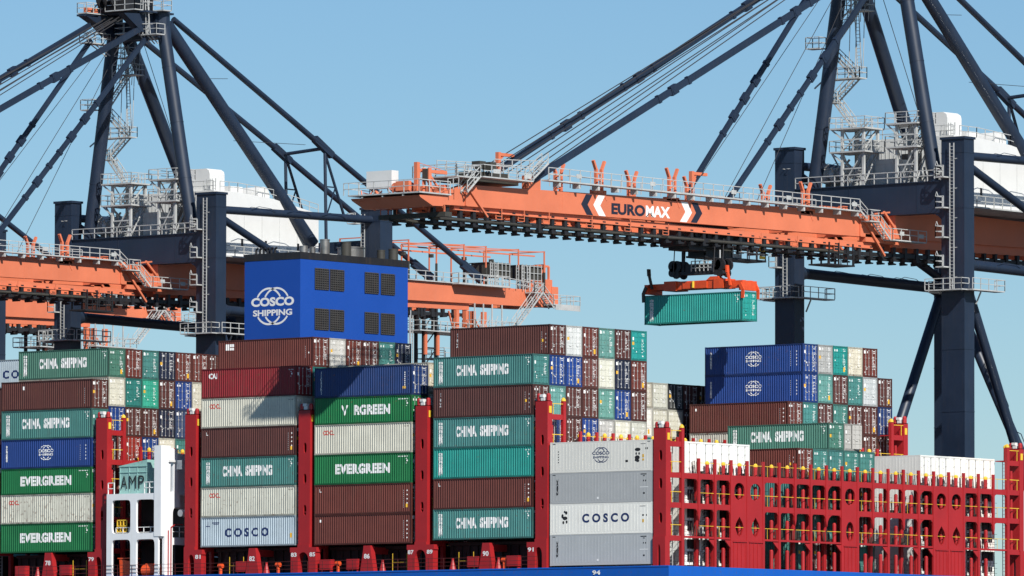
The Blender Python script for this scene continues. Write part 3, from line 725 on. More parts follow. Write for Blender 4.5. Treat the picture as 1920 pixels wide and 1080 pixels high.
        for zl in levels[:main+2]:
            th = .5
            bx(tw, xa0+.02, xa1-.06, -.05, P-.2, zl-th, zl); bx(tw, x0, xa0, -.05, P+.2, zl-.1, zl)
            if zl <= zt: bx(tw, x0, xa0, P+.2, 2*P, zl-.1, zl)
            ym = Y(P*.5); 
            if zl < tz: tw.tube((xa0-.25,ym,zl),(xa0-.25,ym,zl+1.9),.17,8,.14)
        B(tw, 'corner_tower', 'shipred')
        cy = MB()
        for (xx, yk) in ((xa0+.16, P), (x0+.3, P*.55)):
            yy = Y(yk); cy.tube((xx,yy,tz+1.28),(xx,yy,tz+1.45),.24,10,.22); cy.tube((xx,yy,tz+1.45),(xx,yy,tz+1.62),.22,10,.06)
        B(cy, 'yellow_cap', 'yellow')
        s2 = MB(); yy = Y(P*.55); s2.tube((x0+.3,yy,tz),(x0+.3,yy,tz+1.3),.2,10); B(s2, 'lashing_post', 'shipred')
        yl = MB(); 
        for zl in levels[:main+2]: yl.bar((xa1-.1,Y(.05),zl+1.0),(xa1-.1,Y(P-.2),zl+1.0),.06); yl.bar((xa1-.1,Y(.9),zl),(xa1-.1,Y(.9),zl+1.0),.05)
        yl.box(x1+.01, x1+.05, min(Y(.1),Y(.45)), max(Y(.1),Y(.45)), tz+.1, tz+.75)
        B(yl, 'handrail', 'yellow')
        lp = MB(); yy = Y(.25); lp.box((x0+x1)/2-.22, (x0+x1)/2+.22, yy-.2, yy+.2, tz+1.26, tz+1.6); lp.box((x0+x1)/2-.3, (x0+x1)/2+.1, yy-.25, yy+.2, tz+1.6, tz+1.85)
        B(lp, 'floodlight', 'white')
        ld = MB(); ld.ladder((x0+.5,Y(P*.75),deckz),(x0+.5,Y(P*.75),tz),.4,(1,0,0),.03,.35); B(ld, 'ladder', 'grey')
        if side == 0:
            for i, n_ in enumerate(nums):
                if n_: 
                    cx_ = (x0-.45) if i == 0 else (x1+.45)
                    put(letter(n_, cx_-.36-off.x, cx_+.36-off.x, 23.72-off.z, 24.12-off.z, 'number', 'wlet', corr=False, at=-.235-off.y, thick=0, bold=.03), 'number', root)
    return root
LV = [25.0, 28.07, 30.86, 33.75, 36.65]
sl5 = [28.2, 31.2, 34.2]
bridge(-70.5, -69.0, LV, 3, 38.4, 'red lashing bridge ahead of the leftmost container block', sl5, ('77',None), 38.45)
bridge(-55.40, -53.95, LV, 3, 38.4, 'red lashing bridge just left of the white portal, pillar 79', sl5, ('79',None), 38.45)
bridge(-43.65, -42.25, LV, 3, 38.4, 'red lashing bridge right of the white portal, pillar 81', sl5, (None,'81'), 38.45)
bridge(-29.0, -27.55, LV, 3, 38.4, 'red lashing bridge with pillars 83 and 85, just right of the spaced-letter pale blue container', sl5, ('83','85'), 38.5)
bridge(-14.3, -12.85, LV, 3, 38.4, 'red lashing bridge with pillars 87 and 89, just left of the bright teal container', sl5, ('87','89'), 38.6)
bridge(.4, 1.85, LV, 3, 38.4, 'red lashing bridge at pillar 91, towers at both ship sides', sl5, ('91',None), 38.6)
bridge(14.5, 15.95, LV[:4], 2, 35.5, 'wide red lattice lashing bridge across the stern with yellow-capped posts', [26.6, 29.8, 32.4], (None,None), 35.55, stern=True)

# ------------------------------------------------------------------ white portal, AMP unit, casing, funnel
wp = empty('accommodation_side_frame', (-50,-.8,deckz)); tag(wp, 'white steel side structure with rounded openings between pillars 79 and 81', 'ship structure')
o_ = Vector(wp.location)
def WB(mb, nm, m_, par=wp, oo=o_):
    mb.v = [(a-oo.x, b-oo.y, c-oo.z) for a, b, c in mb.v]; return mb.build(nm, m_, par)
m_ = MB()
for (xa, xb, xc, xd) in ((-53.3,-52.62,-50.15,-49.75),(-49.75,-49.40,-46.95,-46.5)):
    for (za, zb, zc, zd) in ((21.9,21.95,25.75,26.0),(26.0,26.35,29.65,30.25)):
        m_.plate((xa,xd,za,zd), obround((xb+xc)/2,(zb+zc)/2,(xc-xb)/2,(zc-zb)/2,44,8), -.8, -.55, 'y')
WB(m_, 'side_plate', 'portal')
m_ = MB(); m_.box(-47.0,-46.1,-.85,-.3,26,34.9); m_.box(-46.4,-46.1,-.3,.55,21.9,34.9); m_.box(-46.4,-46.1,.55,1.0,33.4,34.7); m_.box(-46.4,-46.1,.55,1.9,28.9,30.4); m_.box(-46.4,-46.1,1.0,1.6,30.4,34.6); m_.box(-46.4,-46.1,.55,.9,21.9,28.9)
gusset(m_, (.9,28.9), 1, -1, .5, .6, -46.4, -46.1); m_.box(-46.4,-46.1,.9,3.2,25.2,25.9); m_.box(-47.4,-47.2,1.9,4.3,28.8,34.2)
WB(m_, 'corner_column', 'portal')
for z in (30.1,25.8): m_ = MB(); m_.box(-53.3,-46.4,-.55,4.2,z,z+.15); WB(m_, 'deck_plate', 'portal')
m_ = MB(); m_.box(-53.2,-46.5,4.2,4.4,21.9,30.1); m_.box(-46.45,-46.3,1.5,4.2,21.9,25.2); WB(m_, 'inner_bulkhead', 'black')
m_ = MB(); m_.rail([(-53.2,-.7,30.25),(-52.4,-.7,30.25)],1.1,.8,.04); m_.rail([(-48.4,-.7,30.25),(-47.1,-.7,30.25)],1.1,.7,.04); m_.rail([(-52.5,-.3,25.95),(-47,-.3,25.95)],1.0,1,.03); m_.rail([(-46.2,.9,26.0),(-46.2,3.1,26.0)],1.0,1,.03); WB(m_, 'handrail', 'wlet')
m_ = MB(); m_.box(-45.9,-45.2,1.2,2.0,32.6,33.5); m_.box(-46.1,-45.9,.2,2.0,33.3,33.5); WB(m_, 'lamp_bracket', 'white'); m_ = MB(); m_.tube((-45.4,1.2,28.3),(-45.4,2.6,28.3),.35,12); WB(m_, 'deck_gear', 'white')
m_ = MB(); m_.tube((-46.05,.2,22),(-46.05,.2,26.6),.06,6); m_.tube((-46.05,.6,22),(-46.05,.6,26.9),.06,6); m_.path([(-46.05,.6,26.9),(-46.05,1.2,27.2),(-46.05,2.4,27.2)],.06); WB(m_, 'red_pipe', 'shipred')
m_ = MB(); m_.rail([(-52.4,-.2,25.98),(-51.2,-.2,25.98)],1.7,.35,.05,2); tag(m_.build('yellow_gate','yellow'), 'small yellow gate in upper left opening of the white side structure', 'gate')
m_ = MB(); m_.tube((-50.95,.2,26.7),(-50.4,.2,26.7),.42,14); tag(m_.build('white_canister','white'), 'white round canister behind upper left opening of the white structure', 'canister')
m_ = MB(); m_.prism([(-52.3,22.1),(-51,22.1),(-50.8,23.6),(-52.4,23.9)], .1, 1.2, 'y'); m_.box(-52.6,-50.7,.05,1.3,23.9,24.0); tag(m_.build('lifeboat_davit_cover','ored'), 'orange-red covered gear in lower left opening of the white structure', 'deck gear')
m_ = MB(); m_.tube((-49.2,.3,22.7),(-47.4,.3,22.7),.6,14); m_.tube((-48.9,.2,23.1),(-47.8,.2,23.1),.3,10); tag(m_.build('hose_reel','ored'), 'orange hose reel in lower right opening of the white structure', 'hose reel')
amp = empty('power_supply_unit', (-50.5,0,30.25)); tag(amp, 'pale green cabinet painted AMP standing on the white side structure', 'cabinet')
m_ = MB(); m_.box(-1.8,1.8,0,4.5,.15,2.75); m_.prism([(-1.8,2.75),(1.8,2.75),(1.8,3.35),(-1.8,2.8)], .0, 4.5, 'y'); m_.box(-1.85,1.85,-.05,4.5,0,.15)
for xx in (-1.8,-.6,.5,1.7): m_.box(xx,xx+.1,-.04,0,.15,2.7)
m_.box(-1.85,1.85,-.06,-.0,2.1,2.16); m_.box(-1.85,1.85,-.07,0,2.68,2.78); m_.build('cabinet_body', 'amp', amp)
for ch, a, b in (('A',-1.6,-.72),('M',-.5,.44),('P',.72,1.5)): put(letter(ch,a,b,.5,1.8,'letter','klet',corr=False,at=-.10,thick=0,bold=.0),'letter',amp)
# engine casing under the funnel
cs = empty('engine_casing', (-49.9,28.6,deckz)); tag(cs, 'dark grey engine casing block beneath the blue funnel, mostly hidden by containers', 'casing'); oc = Vector(cs.location)
m_ = MB(); m_.box(-53.6,-46.2,20,50,deckz,36); m_.box(-53.5,-46.3,20.1,36.7,36,45.9); WB(m_, 'casing_wall', 'white', cs, oc)
fu = empty('funnel', (-49.9,28.4,46)); tag(fu, 'square bright blue funnel with white globe emblem and grey louvres', 'funnel'); of = Vector(fu.location)
fx0, fx1, fy0, fy1, fz0, fz1 = -53.6, -46.2, 20.0, 36.8, 45.0, 54.35
m_ = MB(); m_.box(fx0,fx1,fy0,fy1,fz0,fz1); WB(m_, 'funnel_shell', 'funnel', fu, of)
m_ = MB(); m_.box(fx0-.03,fx1+.03,fy0-.03,fy1+.03,fz1,55.05); WB(m_, 'funnel_rim', 'black', fu, of)
for (y0, y1) in ((22.2,24.3),(24.55,26.65),(29.95,32.05),(32.5,34.6)):
    for (z0, z1) in ((51.45,53.5),(47.4,49.45)):
        m_ = MB(); m_.box(fx1+.003,fx1+.03,y0,y1,z0,z1); WB(m_, 'louvre_recess', 'black', fu, of); m_ = MB()
        n = 9
        for i in range(n+1): m_.bar((fx1+.06,y0,z0+(z1-z0)*i/n),(fx1+.06,y1,z0+(z1-z0)*i/n),.05,.10)
        for i in range(7): m_.bar((fx1+.12,y0+(y1-y0)*i/6,z0),(fx1+.12,y0+(y1-y0)*i/6,z1),.05)
        lv_ = WB(m_, 'louvre', 'louvre', fu, of)
g = globe(-49.85-of.x, 49.72-of.z, 2.55, 1.80, fy0-of.y-.012).build('emblem', 'wlet', fu)
put(letter('COSCO', -52.7-of.x, -47.0-of.x, 49.72-of.z, 50.62-of.z, 'lettering', 'wlet', corr=False, at=fy0-of.y-.014, thick=0, bold=.045), 'lettering', fu)
put(letter('SHIPPING', -52.45-of.x, -47.25-of.x, 48.75-of.z, 49.38-of.z, 'lettering', 'wlet', corr=False, at=fy0-of.y-.014, thick=0, bold=.035), 'lettering', fu)
for i, (x, y, r_, h_, m2) in enumerate([(-48.0,22.6,.42,.7,'steelpipe'),(-48.2,24.2,.3,.7,'steelpipe'),(-47.6,25.4,.5,1.5,'steelpipe'),(-47.5,28.6,.5,1.4,'dark'),(-49.4,31.6,1.4,1.1,'steelpipe'),(-47.6,34.2,.42,.9,'dark'),(-47.4,35.9,.5,1.1,'dark')]):
    m_ = MB(); m_.tube((x-of.x,y-of.y,55.0-of.z),(x-of.x,y-of.y,55.05+h_-of.z),r_,18); m_.tube((x-of.x,y-of.y,55.05+h_-of.z),(x-of.x,y-of.y,55.15+h_-of.z),r_*1.06,18); m_.build('exhaust_pipe', m2, fu, True)
m_ = MB()
for i in range(6): y = 20.5-of.y; x = -52.5+i*.5-of.x; m_.tube((x,y,55-of.z),(x,y,55.5-of.z),.12,8); m_.tube((x,y,55.5-of.z),(x+.25,y,55.65-of.z),.12,8)
m_.build('vent_pipe', 'black', fu)
m_ = MB(); m_.tube((-45.9-of.x,36.9-of.y,44-of.z),(-45.9-of.x,36.9-of.y,50-of.z),.05,6); m_.ladder((-46-of.x,37.1-of.y,40-of.z),(-46-of.x,37.1-of.y,49.5-of.z),.5,(0,1,0)); m_.build('ladder','grey',fu)

# ------------------------------------------------------------------ ship-to-shore crane (built once, copied along the quay)
crane = empty('gantry_crane', (0,66,4))
tag(crane, 'navy gantry crane on the right whose orange boom carries dark and white lettering', 'crane', 'ship-to-shore cranes on the quay')
ko = Vector(crane.location)
def K(mb, nm, m_, par=crane, smooth=False):
    mb.v = [(a-ko.x, b-ko.y, c-ko.z) for a, b, c in mb.v]
    return mb.build(nm, m_, par, smooth)
NX, FX = 1.1, -20.2
def plat(pl, rl, x0, x1, y0, y1, z, edges='0123', h_=1.1, th=.12):
    pl.box(x0,x1,y0,y1,z-th,z)
    E_ = {'0':[(x0,y0,z),(x1,y0,z)],'1':[(x1,y0,z),(x1,y1,z)],'2':[(x1,y1,z),(x0,y1,z)],'3':[(x0,y1,z),(x0,y0,z)]}
    for e in edges: rl.rail(E_[e], h_, 1.3, .035)
# legs
for nm, x0, x1, y0, y1 in (('ws_near',-.3,2.55,66,67.7),('ws_far',-21.4,-18.9,66,67.7),('ls_near',-.3,2.55,93.85,96),('ls_far',-21.4,-18.9,93.85,96)):
    m_ = MB(); m_.box(x0,x1,y0,y1,4,67.0); m_.box(x0-.12,x1+.12,y0-.12,y1+.12,67.0,67.25)
    m_.box(x0-.05,x0+.0,y0+.3,y0+.4,6,66); m_.box(x0+1.2,x0+1.25,y0-.02,y0,52,66.9)
    for z in (14.2,20.5,26.8,33.1,39.4,45.7,52.5,60,65.6): m_.box(x0-.03,x1+.03,y0-.03,y1+.03,z,z+.06)
    leg = K(m_, 'leg', 'navy')
    # bogie below
    m_ = MB(); yc = (y0+y1)/2
    m_.box((x0+x1)/2-5.5,(x0+x1)/2+5.5,yc-.7,yc+.7,4.9,6.4)
    for i in range(8): m_.tube(((x0+x1)/2-4.9+i*1.4,yc-.35,4.45),((x0+x1)/2-4.9+i*1.4,yc+.35,4.45),.42,12)
    K(m_, 'bogie', 'navy')
    if y0 < 70:
        pl = MB(); rl = MB()
        zs = (63.2,60.1,57.1,54.1) if x0 > -5 else (58.0,54.9)
        for z in zs: plat(pl, rl, x0+.15, x0+1.15, y0-1.25, y0-.05, z, '03'); rl.path([(x0+.15,y0-1.25,z+1.1),(x0+.3,y0-1.25,z+1.55),(x0+.5,y0-1.25,z+1.1)],.035)
        plat(pl, rl, x0-1.1, x1+.6, y0-1.35, y0-.05, 51.75, '01'); plat(pl, rl, x1+.05, x1+1.3, y0-.4, y0+5.2, 51.75, '12'); plat(pl, rl, x0-1.3, x0-.05, y0-.4, y0+1.5, 51.6, '23')
        if x0 < -5: plat(pl, rl, x0-2.2, x0-.1, y0-.2, y0+1.4, 51.75, '023')
        for z in (51.75,): pl.bar((x1+.6,y0+2,z-.2),(x1+.0,y0+2,z-1.4),.12)
        K(pl, 'platform', 'grey'); K(rl, 'guard_rail', 'grey')
        m_ = MB(); m_.ladder((x0+1.55,y0-.35,51.8),(x0+1.55,y0-.35,66.6 if x0>-5 else 61),.5); 
        for z in range(53, 66, 3): m_.bar((x0+1.3,y0-.35,z),(x0+1.3,y0,z),.05); m_.bar((x0+1.8,y0-.35,z),(x0+1.8,y0,z),.05); m_.bar((x0+1.8,y0-.35,z),(x0+2.2,y0-.35,z),.05)
        K(m_, 'ladder', 'grey')
    else:
        pl = MB(); rl = MB(); m_ = MB()
        for z in (65.5,61.2,58.0): plat(pl, rl, x0-1.0, x0+.2, y0-1.2, y0-.05, z, '03')
        m_.ladder((x0+.6,y0-.35,54),(x0+.6,y0-.35,66.5),.5)
        K(pl, 'platform', 'grey'); K(rl, 'guard_rail', 'grey'); K(m_, 'ladder', 'grey')
# cross beams between the legs
m_ = MB(); m_.box(-18.9,-.3,66.15,67.6,59.72,62.8); m_.box(-18.9,-.3,66.0,67.75,62.8,62.9); m_.box(-18.9,-.3,66.1,67.65,59.64,59.72)
for x in (-15.5,-12,-3.5): m_.box(x,x+.06,66.11,66.15,59.75,62.8)
gusset(m_, (-.3,59.64), -1, -1, 1.8, 1.2, 66.2, 67.5, 'y'); gusset(m_, (-18.9,59.64), 1, -1, 1.8, 1.2, 66.2, 67.5, 'y'); K(m_, 'cross_beam', 'navy')
m_ = MB(); m_.box(-18.9,-.3,94.2,95.6,61.5,63.6); gusset(m_, (-.3,61.5), -1, -1, 1.6, 1.2, 94.2, 95.6, 'y'); K(m_, 'cross_beam', 'navy')
for y_ in (66.85, 94.9): m_ = MB(); m_.box(-18.9,-.3,y_-.8,y_+.8,14,16.5); K(m_, 'sill_beam', 'navy')
# side ties and braces
def T(p, q, r_, nm, m2='navy', n=18, r2=None):
    m_ = MB(); m_.tube(p, q, r_, n, r2); return K(m_, nm, m2, smooth=True)
for x in (NX, FX):
    T((x,67.5,65.45),(x,94,65.85),.44,'side_tie'); T((x,67.6,65.45),(x,68.8,65.45),.8,'tie_flange',r2=.46)
    T((x,67.6,64.9),(x,94,54.9),.42,'diagonal_brace')
    T((x,67.6,54.45),(x,94,54.1),.55,'side_tie'); T((x,67.6,54.45),(x,69.6,54.4),1.15,'tie_flange',r2=.56); T((x,94,54.1),(x,91.6,54.1),1.15,'tie_flange',r2=.56)
    if x == NX: T((x,68,53.0),(x,93,6),.50,'diagonal_brace')
    w_ = MB()
    for z0_ in (65.5,54.3):
        for a, b in ((73,77),(79,83),(85,89)):
            for sx in (-.55,.55): w_.bar((x+sx,a,z0_+.25),(x+sx,a+1.2,z0_+.62),.05); w_.bar((x+sx,a+1.2,z0_+.62),(x+sx,b-.8,z0_+.5),.05); w_.bar((x+sx,b-.8,z0_+.5),(x+sx,b,z0_+.2),.05)
    K(w_, 'hand_line', 'navy')
# far frame: brace from the landside hub to the waterside foot, and brace in the landside plane
T((FX,93.2,53),(FX,68.2,6),.55,'diagonal_brace'); T((FX+.8,94.6,53.5),(.6,94.8,14),.55,'diagonal_brace')
w_ = MB(); w_.path([(FX+6.2,94,44.8),(FX+6.9,94,44.5),(FX+8.3,94,41.5),(FX+8.2,94,40.9)],.05); w_.path([(FX+9.2,94,38.8),(FX+9.9,94,38.5),(FX+11.3,94,35.5)],.05); K(w_, 'hand_line', 'navy')
# A-frame masts
for p, q, nm in (((-1.6,66.9,62.8),(-5.9,66.2,87.6),'mast'),((-17.0,66.9,62.8),(-12.5,66.2,87.6),'mast')):
    T(p, q, .74, nm)
    for t in (.25,.5,.75): a = Vector(p).lerp(Vector(q), t); d = (Vector(q)-Vector(p)).normalized(); T(a-d*.05, a+d*.05, .765, 'weld_band')
T((-6.1,67.4,86.2),(-2.4,88,62.9),.74,'mast_rear_leg'); T((-12.4,67.4,86.2),(-17.8,88,62.9),.74,'mast_rear_leg')
# mast head
m_ = MB(); m_.box(-12.9,-5.4,65.3,67.4,84.6,86.6); m_.prism([(60.0,87.0),(66,87.3),(66,84.5),(63.8,85.0),(62.2,86.1)], -12.6,-11.4,'x'); m_.prism([(60.5,87.0),(66,87.3),(66,84.7),(63.4,85.2)], -7.2,-6.2,'x')
m_.box(-12.9,-5.2,63.0,67.6,87.25,87.45); m_.box(-11.6,-8.3,63.5,67,87.45,90.2); m_.box(-11.9,-8.0,63.2,64.0,88.4,90.6); m_.tube((-12.7,66.2,86),(-12.7,66.2,88.2),.9,14); m_.tube((-5.8,66.2,85),(-5.8,66.2,87.6),.95,14)
m_.box(-12.6,-11.4,59.8,62,86.95,87.15); K(m_, 'mast_head', 'navy')
m_ = MB()
for x, y in ((-10.9,64.6),(-9.7,63.3)): m_.tube((x-.2,y,88.6),(x+.2,y,88.6),.5,16)
m_.box(-12.3,-11.6,60.6,62.2,87.45,88.0); K(m_, 'sheave_set', 'orange')
m_ = MB(); m_.box(-11.9,-7.9,62.6,67.2,87.45,91.5); m_.bar((-11.5,61,87.5),(-10.6,64,91),.12)
for x in (-11.2,-10.2,-9.2): m_.tube((x-.12,62.4,88.9),(x+.12,62.4,88.9),.9,18)
K(m_, 'sheave_housing', 'black')
m_ = MB()
for z in range(80, 87):
    for x in (-12.9,-11.6): m_.bar((x,66.0,z),(x,66.0,z+1),.09)
    m_.bar((-12.9,66.0,z),(-11.6,66.0,z),.07); m_.bar((-12.9,66.0,z),(-11.6,66.0,z+1),.06)
K(m_, 'mast_ladder_cage', 'grey')
pl = MB(); rl = MB()
plat(pl, rl, -10.4,-6.0,62.0,63.4,87.6,'013'); plat(pl, rl, -12.7,-11.3,60.0,63.4,87.35,'0123'); plat(pl, rl, -12.7,-11.4,60.4,64.0,84.1,'0123')
plat(pl, rl, -6.9,-4.3,63.7,65.1,84.9,'013'); plat(pl, rl, -5.8,-4.3,64.8,66.2,87.6,'0123'); plat(pl, rl, -5.9,-4.6,64.2,65.3,90.2,'0123')
plat(pl, rl, -10.2,-7.4,63.4,64.8,85.2,'03')
for x in (-12.5,-11.9): pl.bar((x,62,84.0),(x+.5,64,82.8),.1)
for x in (-6.7,-6.2,-5.7,-5.2): pl.bar((x,63.8,84.75),(x,65,83.9),.1)
K(pl, 'mast_platform', 'grey'); 
rl.ladder((-6.2,64.2,84.9),(-6.0,64.2,92),.5)
for z in (86,87.2,88.4,89.6,91): rl.path([(-6.65,64.2,z),(-6.5,63.6,z),(-6.0,63.4,z),(-5.5,63.6,z),(-5.35,64.2,z)],.05)
for a, b in ((-6.75,-6.5),(-6.3,-6.2),(-5.8,-5.85),(-5.2,-5.5)): rl.bar((a,63.7,84.9),(b,63.6,88.4),.08); rl.bar((b,63.6,88.4),(b,63.6,92),.08)
rl.ladder((-12.2,68.2,75),(-12.3,67.6,84.4),.5); K(rl, 'guard_rail', 'grey')
m_ = MB(); m_.tube((-11.9,63.6,87.4),(-11.9,63.6,92.5),.09,8); K(m_, 'lightning_rod', 'navy')
# stairs up the far mast
st_ = MB(); pl = MB(); rl = MB()
sq = [(-13.05,69.1),(-15.4,71.8),(-12.6,74.1),(-15.4,76.5),(-15.5,77.9),(-12.6,81.1)]
for (a, za), (b, zb) in ((sq[0],sq[1]),(sq[1],sq[2]),(sq[2],sq[3]),(sq[4],sq[5])): st_.stair((a,68.4,za),(b,68.4,zb),.8,(0,1,0))
plat(pl, rl, -16.2,-12.0,67.9,69.2,74.2,'012'); plat(pl, rl, -16.0,-14.8,67.9,69.2,71.8,'03'); plat(pl, rl, -16.7,-15.0,65.0,66.2,77.2,'0123'); plat(pl, rl, -13.4,-11.0,67.6,69.2,81.1,'0123'); plat(pl, rl, -13.6,-11.9,67.6,68.8,83.0,'0123')
pl.bar((-16.6,67.9,74.1),(-16.9,66.8,73.2),.14); pl.bar((-13.2,68,81),(-14.4,67,80.2),.14)
for x in (-13.4,-12.6,-11.6): pl.bar((x,68,75.0),(x+.3,68,84.3),.06); pl.bar((x,68.9,80),(x+.3,68.9,84.3),.06)
for z in (81.5,82.6,83.7,84.8): pl.bar((-13.4,68,z),(-11.6,68,z+1),.05); pl.bar((-11.6,68,z),(-13.4,68,z+1),.05)
K(st_, 'stair', 'grey'); K(pl, 'stair_platform', 'grey'); K(rl, 'guard_rail', 'grey')
# access towers on the cross beam
def tower(x0, x1, y0, y1, floors, base, ext):
    c = MB(); rl = MB()
    for x in (x0,x1):
        for y in (y0,y1): c.box(x-.13,x+.13,y-.13,y+.13,base,floors[-1])
    zs = [base]+floors
    for a, b in zip(zs, zs[1:]):
        c.bar((x0,y0,a),(x1,y0,b),.10); c.bar((x1,y0,(a+b)/2),(x0,y0,(a+b)/2),.14); c.bar((x1,y0,a),(x1,y1,b),.12); c.bar((x0,y1,a),(x0,y0,b),.10); c.bar((x0,y1,a),(x1,y1,b),.08)
        c.stair((x0+.3,(y0+y1)/2,a),(x1-.2,(y0+y1)/2,b-.05),.7)
    for z in floors:
        plat(c, rl, x0-ext, x1+.5, y0-.5, y1+.5, z, '0123', th=.16); c.bar((x0-ext+.1,y0-.3,z-.1),(x0,y0-.1,z-1.1),.14)
    K(c, 'access_tower', 'grey'); K(rl, 'guard_rail', 'grey')
tower(-12.9,-10.2,66.2,68.6,[66.45,68.85],62.9,1.3); tower(-6.0,-3.6,66.2,68.4,[66.6,69.0],62.9,1.1)
rl = MB(); rl.rail([(-18.8,66.05,62.9),(-.4,66.05,62.9)],1.1,1.7,.04); rl.rail([(-.6,65.2,63.0),(-.6,66.05,63.0)],1.1,1,.04); K(rl, 'guard_rail', 'grey')
# winch gear and grey cabinets on the beam
for b_ in ((-10.0,-7.6,68,70.5,62.9,65.6),(-7.2,-5.9,68,70,62.9,64.3),(-17.2,-14.5,67.6,70.5,64.0,64.8),(-3.2,-1.4,68.3,71,62.9,63.7)): m_ = MB(); m_.box(*b_); m_.box(b_[0]+.1,b_[1]-.1,b_[2]-.06,b_[2],b_[5]-.5,b_[5]-.1); K(m_, 'winch_cabinet', 'grey')
m_ = MB()
for x in (-7.3,-5.4): m_.tube((x,68.2,64.0),(x,70.2,64.0),.35,10)
K(m_, 'winch_drum', 'grey')
m_ = MB(); rr = random.Random(3)
for i in range(26):
    x = rr.uniform(-17,-13.2); y = rr.uniform(67.6,70.5); z = rr.uniform(62.9,65.5); m_.bar((x,y,z),(x+rr.uniform(-1.6,1.6),y+rr.uniform(-1,1),z+rr.uniform(-.4,1.8)),rr.uniform(.08,.22))
for x in (-16.4,-15.2,-14.0): m_.tube((x,67.8,64.2),(x+.5,67.8,64.2),.8,16)
m_.box(-16.8,-13.4,68.5,70.6,62.9,63.7)
for i in range(30):
    x = rr.uniform(-12.8,-1.5); m_.bar((x,rr.uniform(67.7,70),62.9),(x+rr.uniform(-.6,.6),rr.uniform(67.7,70),62.9+rr.uniform(.5,2.0)),rr.uniform(.06,.16))
K(m_, 'rope_gear', 'grey')
# machinery house
m_ = MB(); m_.prism([(71.9,60.9),(89.7,60.9),(89.7,66.45),(82,67.65),(76,68.05),(71.9,68.05)], -15.3,-3.0,'x'); m_.box(-15.4,-2.9,71.8,89.8,60.75,60.9); house = K(m_, 'machinery_house', 'white')
m_ = MB()
for i in range(24): x = -15.2+i*.51; m_.box(x,x+.10,71.87,71.9,61,67.0)
K(m_, 'wall_rib', 'grey')
for y in (76.5,80.5,86.0,88.6): m_ = MB(); m_.box(-3.0,-2.96,y,y+.35,62.0,62.9); K(m_, 'window', 'black')
m_ = MB(); m_.box(-3.0,-2.96,84.2,85.0,61.0,62.3); K(m_, 'door', 'grey'); m_ = MB(); m_.box(-9.5,-7.0,71.8,71.87,61.2,66.4); K(m_, 'opening', 'black')
for y in range(74, 89, 3): m_ = MB(); m_.box(-3.0,-2.985,y,y+.05,61.0,66.3); K(m_, 'wall_seam', 'grey')
m_ = MB(); m_.box(-7.8,-4.6,73.0,75.5,68.05,70.0); m_.prism([(-7.8,70.0),(-4.6,70.0),(-4.7,70.35),(-5.1,70.6),(-7.3,70.6),(-7.7,70.35)],73.0,75.5,'y'); m_.tube((-6.5,81,68.0),(-3.6,81,68.0),1.0,18); m_.box(-10,-5,77,79,67.9,68.9); K(m_, 'roof_ventilator', 'white')
pl = MB(); rl = MB(); pl.box(-2.95,-1.2,69,96,60.6,60.75); rl.rail([(-1.25,69,60.75),(-1.25,96,60.75)],1.1,1.5,.04); rl.rail([(-3.05,73,68.0),(-3.05,76,68.0),(-3.05,82,67.6),(-3.05,89.7,66.4)],1.1,1.5,.035); rl.rail([(-15,71.95,68.0),(-3.1,71.95,68.0)],1.1,1.5,.035)
pl.box(-15.5,-2.95,68.3,97,60.6,60.75)
for x in (-3.6,-4.4): rl.ladder((x,72.6,66),(x,72.6,69.4),.5)
pl.box(-12,-2,89.9,96,60.5,60.7); rl.rail([(-2,89.9,60.7),(-2,96,60.7)],1.1,1.2,.04); rl.stair((-1.6,90.6,60.6),(-1.6,87.0,56.2),.8,(1,0,0))
K(pl, 'house_walkway', 'grey'); K(rl, 'guard_rail', 'grey')
